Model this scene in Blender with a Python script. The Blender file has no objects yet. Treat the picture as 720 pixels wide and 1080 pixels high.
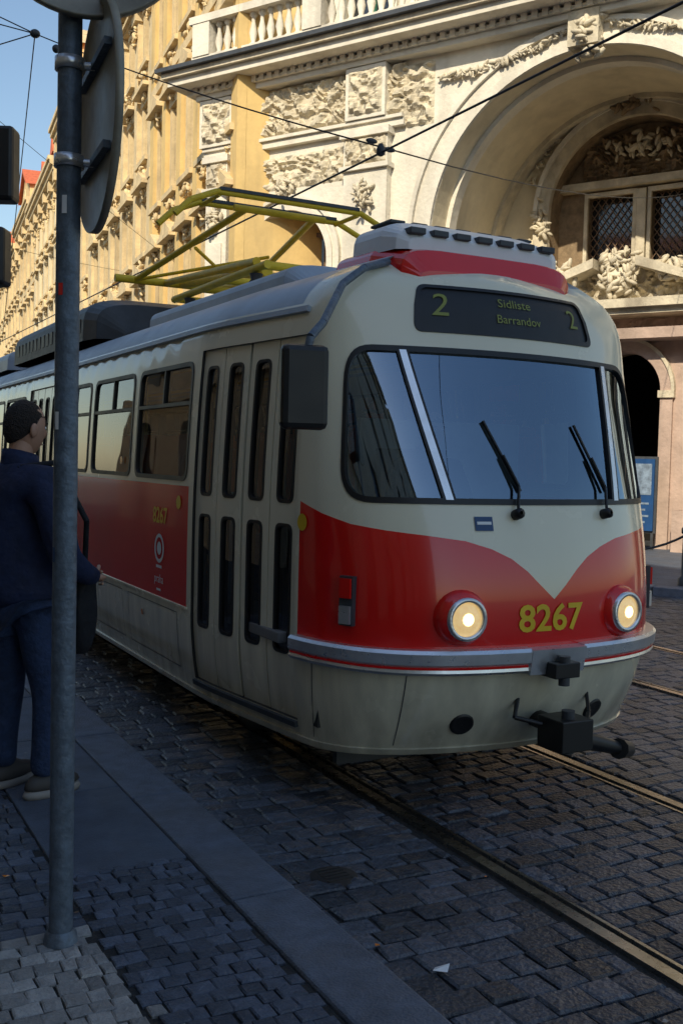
import bpy, bmesh, math, random, bisect
from mathutils import Vector, Matrix, noise
from mathutils.geometry import delaunay_2d_cdt
random.seed(7)
TH=math.radians(28.3); CT,ST=math.cos(TH),math.sin(TH)
A=Vector((CT,-ST,0)); F=Vector((ST,CT,0)); CAMH=1.82
scene=bpy.context.scene

# ------------------------------------------------------------------ materials
def mk(name,col,rough=.6,metal=0,var=.15,vs=3.0,bump=0.0,bs=20.0,col2=None,coat=0,island=0.0,dirt=0.0,spec=.5,emis=None,es=0,rvar=.1,grime=0):
    m=bpy.data.materials.new(name); m.use_nodes=True; nt=m.node_tree; N=nt.nodes; L=nt.links
    b=N['Principled BSDF']; b.inputs['Metallic'].default_value=metal
    b.inputs['Specular IOR Level'].default_value=spec
    if coat: b.inputs['Coat Weight'].default_value=coat; b.inputs['Coat Roughness'].default_value=.05
    tc=N.new('ShaderNodeTexCoord')
    n1=N.new('ShaderNodeTexNoise'); n1.inputs['Scale'].default_value=vs; n1.inputs['Detail'].default_value=6; n1.inputs['Roughness'].default_value=.65
    L.new(tc.outputs['Object'],n1.inputs['Vector'])
    r=N.new('ShaderNodeMapRange'); r.inputs[1].default_value=.3; r.inputs[2].default_value=.7
    L.new(n1.outputs['Fac'],r.inputs[0])
    mx=N.new('ShaderNodeMix'); mx.data_type='RGBA'
    c=Vector(col); ca=c*(1-var); cb=Vector(col2) if col2 else c*(1+var)
    mx.inputs[6].default_value=(*ca,1); mx.inputs[7].default_value=(*cb,1)
    L.new(r.outputs[0],mx.inputs[0]); out=mx.outputs[2]
    if island:
        g=N.new('ShaderNodeNewGeometry'); mr=N.new('ShaderNodeMapRange'); mr.inputs[3].default_value=1-island; mr.inputs[4].default_value=1+island
        L.new(g.outputs['Random Per Island'],mr.inputs[0])
        mm=N.new('ShaderNodeMix'); mm.data_type='RGBA'; mm.blend_type='MULTIPLY'; mm.inputs[0].default_value=1
        L.new(out,mm.inputs[6]); L.new(mr.outputs[0],mm.inputs[7]); out=mm.outputs[2]
    if dirt:
        n3=N.new('ShaderNodeTexNoise'); n3.inputs['Scale'].default_value=1.0; n3.inputs['Detail'].default_value=8
        mp=N.new('ShaderNodeMapping'); mp.inputs['Scale'].default_value=(1.6,1.6,.35)
        L.new(tc.outputs['Object'],mp.inputs[0]); L.new(mp.outputs[0],n3.inputs['Vector'])
        r3=N.new('ShaderNodeMapRange'); r3.inputs[1].default_value=.5; r3.inputs[2].default_value=.75; r3.inputs[4].default_value=dirt
        L.new(n3.outputs['Fac'],r3.inputs[0])
        md=N.new('ShaderNodeMix'); md.data_type='RGBA'; md.inputs[7].default_value=(.15,.12,.09,1)
        L.new(r3.outputs[0],md.inputs[0]); L.new(out,md.inputs[6]); out=md.outputs[2]
    if grime:  # road film settling on the lower panels
        sx=N.new('ShaderNodeSeparateXYZ'); L.new(tc.outputs['Object'],sx.inputs[0])
        ng=N.new('ShaderNodeTexNoise'); ng.inputs['Scale'].default_value=1; ng.inputs['Detail'].default_value=7
        mg=N.new('ShaderNodeMapping'); mg.inputs['Scale'].default_value=(9,9,1.5); L.new(tc.outputs['Object'],mg.inputs[0]); L.new(mg.outputs[0],ng.inputs['Vector'])
        a1=N.new('ShaderNodeMath'); a1.operation='MULTIPLY_ADD'; a1.inputs[1].default_value=-.9; L.new(ng.outputs['Fac'],a1.inputs[0]); L.new(sx.outputs['Z'],a1.inputs[2])
        rg=N.new('ShaderNodeMapRange'); rg.inputs[1].default_value=.45; rg.inputs[2].default_value=-.2; rg.inputs[3].default_value=0; rg.inputs[4].default_value=grime; L.new(a1.outputs[0],rg.inputs[0])
        me_=N.new('ShaderNodeMix'); me_.data_type='RGBA'; me_.inputs[7].default_value=(.16,.14,.11,1); L.new(rg.outputs[0],me_.inputs[0]); L.new(out,me_.inputs[6]); out=me_.outputs[2]
    L.new(out,b.inputs['Base Color'])
    rr=N.new('ShaderNodeMapRange'); rr.inputs[3].default_value=max(.02,rough-rvar); rr.inputs[4].default_value=min(1,rough+rvar)
    n2=N.new('ShaderNodeTexNoise'); n2.inputs['Scale'].default_value=vs*2.7; n2.inputs['Detail'].default_value=4
    L.new(tc.outputs['Object'],n2.inputs['Vector']); L.new(n2.outputs['Fac'],rr.inputs[0]); L.new(rr.outputs[0],b.inputs['Roughness'])
    if bump:
        bn=N.new('ShaderNodeTexNoise'); bn.inputs['Scale'].default_value=bs; bn.inputs['Detail'].default_value=6
        L.new(tc.outputs['Object'],bn.inputs['Vector'])
        bp=N.new('ShaderNodeBump'); bp.inputs['Strength'].default_value=bump; bp.inputs['Distance'].default_value=.03
        L.new(bn.outputs['Fac'],bp.inputs['Height']); L.new(bp.outputs[0],b.inputs['Normal'])
    if emis:
        b.inputs['Emission Color'].default_value=(*emis,1); b.inputs['Emission Strength'].default_value=es
    return m
def glassmat(name,tint,boost=.05,gc=(1,1,1)):
    m=bpy.data.materials.new(name); m.use_nodes=True; nt=m.node_tree; N=nt.nodes; L=nt.links
    N.remove(N['Principled BSDF']); o=N['Material Output']
    t=N.new('ShaderNodeBsdfTransparent'); t.inputs[0].default_value=(*tint,1)
    g=N.new('ShaderNodeBsdfGlossy'); g.inputs['Roughness'].default_value=.015; g.inputs[0].default_value=(*gc,1)
    f=N.new('ShaderNodeFresnel'); f.inputs[0].default_value=1.5
    a=N.new('ShaderNodeMath'); a.operation='MULTIPLY_ADD'; a.inputs[1].default_value=1.3; a.inputs[2].default_value=boost; a.use_clamp=True
    L.new(f.outputs[0],a.inputs[0])
    tc=N.new('ShaderNodeTexCoord'); n=N.new('ShaderNodeTexNoise'); n.inputs['Scale'].default_value=1.3
    bp=N.new('ShaderNodeBump'); bp.inputs['Strength'].default_value=.08; bp.inputs['Distance'].default_value=.05
    L.new(tc.outputs['Object'],n.inputs['Vector']); L.new(n.outputs['Fac'],bp.inputs['Height']); L.new(bp.outputs[0],g.inputs['Normal'])
    mx=N.new('ShaderNodeMixShader'); L.new(a.outputs[0],mx.inputs[0]); L.new(t.outputs[0],mx.inputs[1]); L.new(g.outputs[0],mx.inputs[2]); L.new(mx.outputs[0],o.inputs[0])
    return m
M={}
M['cream']=mk('tram_cream_paint',(.84,.79,.60),.25,var=.03,vs=1.5,coat=.6,dirt=.05,grime=.6)
M['red']=mk('tram_red_paint',(.78,.010,.006),.22,var=.04,vs=1.2,coat=.7,dirt=.02)
M['roof']=mk('tram_roof_grey',(.40,.46,.53),.42,var=.15,vs=2,dirt=.3)
M['dark']=mk('dark_grey_metal',(.045,.05,.058),.5,var=.3,vs=5)
M['black']=mk('black_rubber',(.012,.012,.013),.45,var=.2)
M['glass']=glassmat('window_glass',(.40,.46,.50),.03)
M['wglass']=glassmat('windscreen_glass',(.45,.55,.64),.22,(.62,.80,1))  # gloss raised and tinted blue to put the sky's cast into reflections
M['chrome']=mk('brushed_steel',(.75,.76,.78),.3,metal=.8,var=.1,vs=8)
M['amber']=mk('led_amber',(.16,.19,.04),.5,emis=(.4,.5,.08),es=.05)
M['gold']=mk('number_yellow',(.80,.52,.02),.4)
M['white']=mk('white_paint',(.80,.81,.82),.4,var=.06)
M['lens']=mk('headlight_lens',(.75,.62,.38),.1,emis=(1,.66,.25),es=.55,var=.3,vs=30)
M['bulb']=mk('headlight_bulb',(.9,.8,.6),.2,emis=(1,.76,.38),es=2.6)
M['orange']=mk('orange_lens',(.7,.2,.02),.2)
M['seat']=mk('seat_shell',(.75,.14,.02),.4)
M['floor']=mk('tram_floor',(.18,.18,.18),.7)
M['intw']=mk('tram_interior_lining',(.50,.49,.44),.6)
M['panto']=mk('pantograph_yellow',(.82,.56,.02),.5,var=.15,vs=10)
M['stone']=mk('cream_stone',(.68,.63,.53),.85,var=.10,vs=1.7,bump=.5,bs=12,dirt=.38)
M['stone2']=mk('carved_stone',(.60,.53,.40),.85,var=.22,vs=3.5,bump=.6,bs=18,dirt=.6)
M['reveal']=mk('vault_plaster',(.66,.57,.40),.9,var=.12,vs=1.3,bump=.3,bs=8,dirt=.3)
M['pink']=mk('pink_sandstone',(.46,.34,.28),.85,var=.2,vs=2,bump=.5,bs=14,dirt=.4)
M['browncarv']=mk('brown_carving',(.24,.17,.10),.8,var=.4,vs=4,bump=.5,bs=14)
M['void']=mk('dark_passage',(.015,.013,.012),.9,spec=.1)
ys=[(.68,.48,.20),(.66,.53,.31),(.68,.47,.20),(.66,.56,.38),(.66,.46,.22),(.62,.50,.32),(.66,.52,.31)]
for i,c in enumerate(ys): M['y%d'%i]=mk('ochre_plaster_%d'%i,c,.88,var=.12,vs=1.2,bump=.3,bs=10,dirt=.35)
M['ytrim']=mk('ochre_trim',(.66,.51,.29),.85,var=.18,vs=2.5,bump=.4,bs=14,dirt=.5)
M['tene']=mk('weathered_plaster',(.40,.35,.27),.88,var=.15,vs=1.2,bump=.3,bs=10,dirt=.4)
M['bglass']=mk('building_window_glass',(.02,.024,.03),.06,var=.5,vs=1,spec=.8,rvar=.03)
M['frame']=mk('window_frame',(.16,.10,.06),.6)
M['tile']=mk('red_roof_tile',(.55,.14,.06),.8,var=.3,vs=4,bump=.6,bs=25)
M['green']=mk('copper_green',(.06,.26,.16),.6,var=.3)
M['sett']=mk('basalt_setts',(.066,.075,.096),.38,var=.4,vs=22,bump=.7,bs=45,island=.5,rvar=.18)
M['mosa']=mk('dark_mosaic_paving',(.066,.08,.112),.55,var=.3,vs=16,bump=.5,bs=70,island=.45)
M['mosl']=mk('light_mosaic_paving',(.30,.29,.28),.6,var=.25,vs=16,bump=.5,bs=70,island=.35)
M['joint']=mk('joint_sand',(.03,.029,.028),.95,var=.4,vs=12,bump=.5,bs=60)
M['kerb']=mk('granite_kerb',(.115,.135,.175),.6,var=.3,vs=9,bump=.4,bs=90,island=.15,dirt=.3)
M['slab']=mk('pavement_slab',(.088,.108,.145),.65,var=.25,vs=5,bump=.35,bs=120,island=.15,dirt=.3)
M['rail']=mk('steel_rail',(.5,.48,.44),.28,metal=1,var=.2,vs=6)
M['rust']=mk('rail_groove',(.03,.024,.02),.8)
M['pole']=mk('galvanised_pole',(.12,.155,.20),.5,metal=.3,var=.35,vs=22,bump=.2,bs=60,dirt=.5)
M['signback']=mk('sign_back',(.30,.27,.21),.5,metal=.2,var=.3,vs=6,dirt=.5)
M['wire']=mk('copper_wire',(.03,.028,.028),.5,metal=.3)
M['navy']=mk('navy_jacket',(.009,.017,.058),.8,var=.3,vs=14,bump=.5,bs=16)
M['blk']=mk('black_cloth',(.010,.011,.015),.85,var=.3,vs=12,bump=.5,bs=20)
M['denim']=mk('denim',(.018,.036,.09),.85,var=.3,vs=20,bump=.5,bs=30)
M['skin']=mk('skin',(.50,.28,.19),.55,var=.08)
M['hair']=mk('dark_hair',(.022,.014,.010),.7,var=.4,vs=60,bump=.8,bs=120)
M['shoe']=mk('shoe_leather',(.05,.045,.042),.6)
M['sole']=mk('shoe_sole',(.28,.26,.24),.7)
M['blue']=mk('notice_blue',(.012,.06,.18),.4)
M['poster']=mk('poster_print',(.18,.24,.32),.5,var=.5,vs=9)
g=mk('street_setts_far',(.06,.063,.072),.55,var=.3,vs=3,bump=0); nt=g.node_tree
br=nt.nodes.new('ShaderNodeTexBrick'); tc=nt.nodes.new('ShaderNodeTexCoord')
br.inputs['Scale'].default_value=1; br.inputs['Brick Width'].default_value=.16; br.inputs['Row Height'].default_value=.13; br.inputs['Mortar Size'].default_value=.012; br.inputs['Mortar Smooth'].default_value=.6
br.inputs['Color1'].default_value=(.06,.064,.075,1); br.inputs['Color2'].default_value=(.095,.10,.115,1); br.inputs['Mortar'].default_value=(.03,.03,.03,1)
nt.links.new(tc.outputs['Object'],br.inputs['Vector']); nt.links.new(br.outputs['Color'],nt.nodes['Principled BSDF'].inputs['Base Color'])
bp=nt.nodes.new('ShaderNodeBump'); bp.invert=True; bp.inputs['Strength'].default_value=.6; bp.inputs['Distance'].default_value=.02
nt.links.new(br.outputs['Fac'],bp.inputs['Height']); nt.links.new(bp.outputs[0],nt.nodes['Principled BSDF'].inputs['Normal'])
M['ground']=g

# ------------------------------------------------------------------ mesh builder
def empty(name,loc=(0,0,0)):
    e=bpy.data.objects.new(name,None); e.location=loc; scene.collection.objects.link(e); return e
class MB:
    def __init__(s): s.v=[];s.f=[];s.m=[];s.s=[];s.mats=[]
    def mi(s,m):
        if m not in s.mats: s.mats.append(m)
        return s.mats.index(m)
    def add(s,vs,fs,m,smooth=False):
        o=len(s.v); k=s.mi(m); s.v.extend([tuple(x) for x in vs])
        for f in fs: s.f.append([i+o for i in f]); s.m.append(k); s.s.append(smooth)
    def box(s,x0,x1,y0,y1,z0,z1,m,T=None):
        vs=[(x,y,z) for z in (z0,z1) for y in (y0,y1) for x in (x0,x1)]
        if T: vs=[T(*v) for v in vs]
        s.add(vs,[(0,2,3,1),(4,5,7,6),(0,1,5,4),(2,6,7,3),(0,4,6,2),(1,3,7,5)],m)
    def cyl(s,p0,p1,r0,r1=None,n=12,m='dark',caps=True,T=None):
        if T: p0,p1=T(*p0),T(*p1)
        p0,p1=Vector(p0),Vector(p1); r1=r0 if r1 is None else r1
        d=(p1-p0).normalized(); a=d.orthogonal().normalized(); b=d.cross(a)
        vs=[]
        for p,r in((p0,r0),(p1,r1)):
            for i in range(n):
                t=2*math.pi*i/n; vs.append(p+a*math.cos(t)*r+b*math.sin(t)*r)
        s.add(vs,[(i,(i+1)%n,n+(i+1)%n,n+i) for i in range(n)],m,True)
        if caps:
            s.add(vs[:n],[tuple(range(n))],m); s.add(vs[n:],[tuple(range(n))],m)
    def tube(s,pts,r,n=8,m='dark',T=None):
        for a,b in zip(pts[:-1],pts[1:]): s.cyl(a,b,r,r,n,m,True,T)
    def lathe(s,c,prof,n,m,axis=None,T=None):
        c=Vector(c); R=Matrix.Identity(3)
        if axis is not None: R=Vector(axis).to_track_quat('Z','Y').to_matrix()
        vs=[]
        for r,z in prof:
            for i in range(n):
                t=2*math.pi*i/n; v=c+R@Vector((r*math.cos(t),r*math.sin(t),z)); vs.append(T(*v) if T else v)
        fs=[(k*n+i,k*n+(i+1)%n,(k+1)*n+(i+1)%n,(k+1)*n+i) for k in range(len(prof)-1) for i in range(n)]
        s.add(vs,fs,m,True)
    def ell(s,c,r,m,n=10,k=7,rot=None,T=None,fn=None):
        c=Vector(c); vs=[]
        for j in range(k+1):
            ph=math.pi*j/k
            for i in range(n):
                t=2*math.pi*i/n; v=Vector((r[0]*math.sin(ph)*math.cos(t),r[1]*math.sin(ph)*math.sin(t),r[2]*math.cos(ph)))
                if fn: v=fn(v)
                if rot: v=rot@v
                v=c+v; vs.append(T(*v) if T else v)
        s.add(vs,[(a*n+i,a*n+(i+1)%n,(a+1)*n+(i+1)%n,(a+1)*n+i) for a in range(k) for i in range(n)],m,True)
    def obj(s,name,parent=None,bevel=0,recalc=True):
        me=bpy.data.meshes.new(name); me.from_pydata(s.v,[],s.f)
        for k in s.mats: me.materials.append(M[k])
        me.polygons.foreach_set('material_index',s.m); me.polygons.foreach_set('use_smooth',s.s)
        if recalc:
            bm=bmesh.new(); bm.from_mesh(me); bmesh.ops.recalc_face_normals(bm,faces=bm.faces); bm.to_mesh(me); bm.free()
        o=bpy.data.objects.new(name,me); scene.collection.objects.link(o)
        if parent: o.parent=parent
        if bevel:
            b=o.modifiers.new('bevel','BEVEL'); b.width=bevel; b.segments=2; b.limit_method='ANGLE'
        return o
def frameT(a,d,ua,ud,na,nd):
    O=A*a+F*d; U=A*ua+F*ud; Nn=A*na+F*nd
    def T(u,n,z): return O+U*u+Nn*n+Vector((0,0,z))
    return T
def pip(x,y,poly):
    c=False; j=len(poly)-1
    for i in range(len(poly)):
        xi,yi=poly[i]; xj,yj=poly[j]
        if (yi>y)!=(yj>y) and x<(xj-xi)*(y-yi)/(yj-yi)+xi: c=not c
        j=i
    return c
def archpoly(uc,w,z0,zs,seg=20):
    P=[(uc-w,z0),(uc+w,z0)]
    for i in range(seg+1):
        t=math.pi*i/seg; P.append((uc+w*math.cos(t),zs+w*math.sin(t)))
    return P
def rectpoly(u0,u1,z0,z1): return [(u0,z0),(u1,z0),(u1,z1),(u0,z1)]
def wall(mb,T,outline,holes,depth,m,mrev=None,n0=0.0):
    pts=[];ed=[]
    for poly in [outline]+holes:
        o=len(pts); k=len(poly); pts+= [Vector(p) for p in poly]; ed+=[(o+i,o+(i+1)%k) for i in range(k)]
    r=delaunay_2d_cdt(pts,ed,[],0,1e-5); vs,fs=r[0],r[2]; keep=[]
    for f in fs:
        cx=sum(vs[i][0] for i in f)/len(f); cy=sum(vs[i][1] for i in f)/len(f)
        if pip(cx,cy,outline) and not any(pip(cx,cy,h) for h in holes): keep.append(tuple(f))
    mb.add([T(v[0],n0,v[1]) for v in vs],keep,m)
    for h in holes:
        k=len(h)
        vv=[T(p[0],n0,p[1]) for p in h]+[T(p[0],n0-depth,p[1]) for p in h]
        mb.add(vv,[(i,(i+1)%k,k+(i+1)%k,k+i) for i in range(k)],mrev or m,False)
def ring(mb,T,uc,zs,r0,r1,n0,n1,m,a0=0,a1=math.pi,seg=36):
    vs=[]
    for i in range(seg+1):
        t=a0+(a1-a0)*i/seg; c,s_=math.cos(t),math.sin(t)
        vs+=[T(uc+r0*c,n0,zs+r0*s_),T(uc+r1*c,n0,zs+r1*s_),T(uc+r1*c,n1,zs+r1*s_),T(uc+r0*c,n1,zs+r0*s_)]
    fs=[]
    for i in range(seg):
        for k in range(4): fs.append((i*4+k,i*4+(k+1)%4,i*4+4+(k+1)%4,i*4+4+k))
    mb.add(vs,fs,m)
def relief(mb,T,u0,u1,z0,z1,n0,depth,m,seed=0,res=.04,period=None):
    nu=max(4,int((u1-u0)/res)); nz=max(4,int((z1-z0)/res)); vs=[]
    W=u1-u0; H=z1-z0
    for j in range(nz+1):
        for i in range(nu+1):
            u=u0+W*i/nu; z=z0+H*j/nz
            if period:
                q=((u-u0)%period)/period; lu=abs(q-.5)*period
            else: lu=abs(u-(u0+u1)/2)
            a=noise.noise(Vector((lu*2.6+seed*7.3,z*2.6,seed)))*3.0
            f=math.sin(13*lu+a*2.6)*math.cos(11*(z-z0)+a*2.4)+.6*noise.noise(Vector((lu*14,z*14,seed*3.1)))
            f=max(0,min(1,.4+.95*f))
            e=min(1,min(u-u0,u1-u,z-z0,z1-z)/.07)
            vs.append(T(u,n0+depth*f*max(0,e),z))
    mb.add(vs,[(j*(nu+1)+i,j*(nu+1)+i+1,(j+1)*(nu+1)+i+1,(j+1)*(nu+1)+i) for j in range(nz) for i in range(nu)],m,False)
def cluster(mb,T,u,n,z,ru,rn,rz,k,m,size=.12):
    for _ in range(int(k*1.5)):
        uu=abs(random.gauss(0,.5)); sg=random.choice((-1,1)); zz=random.gauss(0,.45); s_=size*.8*random.uniform(.5,1.5)
        rot=Matrix.Rotation(random.uniform(0,3.14),3,'Y')
        mb.ell((u+sg*min(1,uu)*ru,n+rn*random.uniform(0,1)*(1-min(1,uu)*.6),z+max(-1,min(1,zz))*rz),(s_,s_*.6,s_*.36),m,7,5,rot,T)

# ------------------------------------------------------------------ camera
cam=bpy.data.cameras.new('camera'); co=bpy.data.objects.new('camera',cam); scene.collection.objects.link(co); scene.camera=co
cam.sensor_fit='VERTICAL'; cam.sensor_height=36; cam.lens=36; cam.clip_end=2000; cam.clip_start=.05
co.matrix_world=Matrix.Translation((0,0,CAMH))@Matrix.Rotation(-TH,4,'Z')@Matrix.Rotation(math.radians(90-2.9),4,'X')@Matrix.Rotation(math.radians(1.4),4,'Z')

# ------------------------------------------------------------------ light
sv=Vector((-.707*math.cos(math.radians(35)),-.707*math.cos(math.radians(35)),math.sin(math.radians(35))))
sl=bpy.data.lights.new('sun','SUN'); sl.energy=5.0; sl.angle=math.radians(.5); sl.color=(1,.89,.68)
so=bpy.data.objects.new('sun',sl); scene.collection.objects.link(so); so.rotation_euler=sv.to_track_quat('Z','Y').to_euler()
w=bpy.data.worlds.new('World'); scene.world=w; w.use_nodes=True; nt=w.node_tree
sk=nt.nodes.new('ShaderNodeTexSky'); sk.sky_type='NISHITA'; sk.sun_disc=False; sk.sun_elevation=math.radians(35); sk.sun_rotation=math.atan2(sv.x,sv.y)
sk.air_density=1.3; sk.dust_density=.7; sk.ozone_density=2.0
nt.links.new(sk.outputs[0],nt.nodes['Background'].inputs[0]); nt.nodes['Background'].inputs[1].default_value=.15
scene.view_settings.view_transform='Standard'; scene.view_settings.look='None'; scene.view_settings.exposure=0

# ------------------------------------------------------------------ ground
mb=MB(); R=700; n=48
vs=[(0,0,-.035)]+[(R*math.cos(2*math.pi*i/n),R*math.sin(2*math.pi*i/n),-.035) for i in range(n)]
mb.add(vs,[(0,1+i,1+(i+1)%n) for i in range(n)],'ground'); mb.obj('ground')
RAILS=[2.785,4.22,6.3,7.735]
def setts(x0,x1,y0,y1,dx,dy,ztop,mfn,gap=.004,jit=.007,bev=.010,hj=.004,drop=.007):
    mb=MB(); y=y0
    while y<y1:
        rd=dy*random.uniform(.85,1.15); x=x0-random.uniform(0,dx)
        while x<x1:
            ww=dx*random.uniform(.7,1.3); a=max(x,x0)+gap; b=min(x+ww,x1)-gap; x+=ww
            if b-a<.035: continue
            c=[(a,y+gap),(b,y+gap),(b,y+rd-gap),(a,y+rd-gap)]
            c=[(p+random.uniform(-jit,jit),q+.03*math.sin(p*1.3+y*.25)+random.uniform(-jit,jit)) for p,q in c]
            mx=sum(p for p,q in c)/4; my=sum(q for p,q in c)/4
            h=ztop+random.uniform(-hj,hj); tx=random.uniform(-.035,.035); ty=random.uniform(-.035,.035)
            v=[]
            for p,q in c: v.append((p,q,ztop-.05))
            for p,q in c: v.append((p,q,h-drop))
            for p,q in c:
                fx=1-bev/max(.03,abs(p-mx)); fy=1-bev/max(.03,abs(q-my)); px=mx+(p-mx)*fx; py=my+(q-my)*fy
                v.append((px,py,h+(px-mx)*tx+(py-my)*ty+random.uniform(-.0015,.0015)))
            v.append((mx+random.uniform(-.02,.02)*dx/.16,my,h+random.uniform(-.001,.0035)))
            fs=[]
            for i in range(4):
                j=(i+1)%4; fs+=[(i,j,4+j,4+i),(4+i,4+j,8+j,8+i),(8+i,8+j,12)]
            mb.add(v,fs,mfn(mx,my),False)
        y+=rd
    return mb
road=empty('cobbled_road'); segs=[1.78]+[v for r in RAILS for v in (r-.07,r+.085)]+[11.5]
for i in range(0,len(segs),2):
    setts(segs[i],segs[i+1],.6,24,.17,.125,0.0,lambda x,y:'sett').obj('setts_%d'%(i//2),road,recalc=False)
mb=MB(); mb.add([(1.7,.3,-.016),(11.6,.3,-.016),(11.6,24.2,-.016),(1.7,24.2,-.016)],[(0,1,2,3)],'joint'); mb.obj('joint_bed',road)
for i in (0,2):
    mb=MB()
    for r in RAILS[i:i+2]:
        s_=1 if r in RAILS[0::2] else -1
        mb.box(r-.03,r+.03,-20,70,-.03,.006,'rail')
        e=sorted((r+s_*.03,r+s_*.065)); mb.box(e[0],e[1],-20,70,-.03,-.018,'rust')
        e=sorted((r+s_*.065,r+s_*.083)); mb.box(e[0],e[1],-20,70,-.03,.003,'rail')
    mb.obj('tram_track')
pav=empty('pavement')
mb=MB(); mb.box(-40,1.485,-60,120,-.03,.106,'joint'); mb.obj('pavement_bed',pav)
def pm(x,y): return 'mosl' if (x<1.0+.02*math.sin(9*y) and y<3.62 and x>-.2) else 'mosa'
setts(-1.2,.945,1.2,9.5,.075,.072,.118,pm,gap=.002,jit=.005,bev=.006,hj=.002,drop=.004).obj('mosaic_cubes',pav,recalc=False)
setts(.95,1.48,1.2,4.05,.075,.072,.118,lambda x,y:'mosl' if (y<3.0 and x<1.02) else 'mosa',gap=.002,jit=.005,bev=.006,hj=.002,drop=.004).obj('mosaic_cubes_edge',pav,recalc=False)
mb=MB(); y=4.06
while y<60:
    l=random.uniform(.9,1.3); mb.box(.953,1.482,y+.004,y+l-.004,.05,.119+random.uniform(-.002,.002),'slab'); y+=l
mb.obj('paving_slabs',pav,.006)
mb=MB(); y=-5
while y<80:
    l=random.uniform(1.0,1.4); mb.box(1.49,1.765+random.uniform(-.004,.004),y+.004,y+l-.004,-.06,.122+random.uniform(-.003,.003),'kerb'); y+=l
mb.obj('kerb',None,.014)

# ------------------------------------------------------------------ palace with arch
Tm=frameT(4.5,20,.839,-.545,-.545,-.839)
pal=empty('arcaded_palace')
mb=MB(); UL,UR=-9.3,13.0
big=archpoly(0,3.3,-.1,6.5,40); sm=[archpoly(c,1.15,-.1,6.35,20) for c in(-7.04,7.04,10.6)]
wall(mb,Tm,rectpoly(UL,-3.7,-.1,11.0),[sm[0]],1.1,'stone','reveal')
wall(mb,Tm,rectpoly(-3.7,3.7,-.1,11.0),[big],3.2,'stone','reveal')
wall(mb,Tm,rectpoly(3.7,UR,-.1,11.0),sm[1:],1.1,'stone','reveal')
for u in(UL,UR): mb.add([Tm(u,0,-.1),Tm(u,-9,-.1),Tm(u,-9,18.6),Tm(u,0,11.0)],[(0,1,2,3)],'stone')
mb.add([Tm(UL,0,11),Tm(UR,0,11),Tm(UR,-9,11),Tm(UL,-9,11)],[(0,1,2,3)],'stone')
mb.obj('walls',pal,recalc=False)
mb=MB(); niche=archpoly(0,1.95,6.25,7.5,28); door=archpoly(0,.85,-.1,3.5,18)
wall(mb,Tm,rectpoly(-3.4,3.4,-.1,10),[niche,door],.55,'reveal','browncarv',n0=-3.2)
w1=rectpoly(-1.25,-.2,6.4,7.95); w2=rectpoly(.2,1.25,6.4,7.95)
wall(mb,Tm,rectpoly(-2.1,2.1,6.0,9.6),[w1,w2],.25,'browncarv','browncarv',n0=-3.75)
mb.add([Tm(-2.1,-4.05,6),Tm(2.1,-4.05,6),Tm(2.1,-4.05,8.2),Tm(-2.1,-4.05,8.2)],[(0,1,2,3)],'bglass')
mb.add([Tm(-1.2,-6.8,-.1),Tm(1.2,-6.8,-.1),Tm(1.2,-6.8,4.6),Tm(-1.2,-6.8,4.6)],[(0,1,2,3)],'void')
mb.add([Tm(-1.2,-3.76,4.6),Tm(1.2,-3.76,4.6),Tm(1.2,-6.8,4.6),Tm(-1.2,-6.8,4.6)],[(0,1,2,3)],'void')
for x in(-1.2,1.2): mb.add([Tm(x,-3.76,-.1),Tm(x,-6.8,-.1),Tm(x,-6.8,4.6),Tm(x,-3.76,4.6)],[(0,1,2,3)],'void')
for c in(-.725,.725):
    lo,hi=c-.52,c+.52
    for k in range(-12,13):
        for sgn in(-1,1):
            (xa,za),(xb,zb)=[(c+sgn*(z-7.17)*.75+k*.17,z) for z in(6.4,7.95)]
            ts=[0,1]
            for b in(lo,hi):
                if (xa-b)*(xb-b)<0: ts.append((b-xa)/(xb-xa))
            ts.sort()
            for t0,t1 in zip(ts[:-1],ts[1:]):
                xm=xa+(xb-xa)*(t0+t1)/2
                if lo<=xm<=hi: mb.cyl((xa+(xb-xa)*t0,-3.86,za+(zb-za)*t0),(xa+(xb-xa)*t1,-3.86,za+(zb-za)*t1),.013,None,4,'frame',False,Tm)
    for (a,b,z0,z1) in((c-.6,c-.52,6.33,8.03),(c+.52,c+.6,6.33,8.03),(c-.52,c+.52,6.33,6.41),(c-.52,c+.52,7.93,8.03)):
        mb.box(a,b,-3.75,-3.66,z0,z1,'stone2',Tm)
mb.box(-.1,.1,-3.75,-3.6,6.35,8.0,'stone2',Tm); mb.box(-1.9,1.9,-3.75,-3.5,8.08,8.25,'stone2',Tm)
relief(mb,Tm,-1.4,1.4,8.28,9.3,-3.72,.2,'browncarv',3,.05)
cluster(mb,Tm,0,-3.6,8.9,.8,.3,.35,40,'stone2',.13)
ring(mb,Tm,0,7.5,1.95,2.2,-3.2,-3.05,'stone2'); ring(mb,Tm,0,7.5,2.2,2.3,-3.2,-2.98,'stone')
for x in(-1,1):
    mb.box(min(x*1.95,x*2.3),max(x*1.95,x*2.3),-3.2,-3.04,6.3,7.5,'stone2',Tm)
    cluster(mb,Tm,x*2.1,-3.05,7.4,.2,.2,.5,24,'stone2',.12)
    for t in range(9): cluster(mb,Tm,x*2.5*math.cos(.35+t*.13),-3.15,7.5+2.5*math.sin(.35+t*.13),.1,.12,.1,4,'stone2',.09)
cluster(mb,Tm,0,-3.0,9.75,.45,.2,.3,30,'browncarv',.13)
mb.obj('vault_back_wall',pal,recalc=False)
mb=MB()
wall(mb,Tm,rectpoly(-2.7,2.7,-.1,5.0),[archpoly(0,.85,-.1,3.45,18)],.5,'pink','pink',n0=-2.7)
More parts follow.
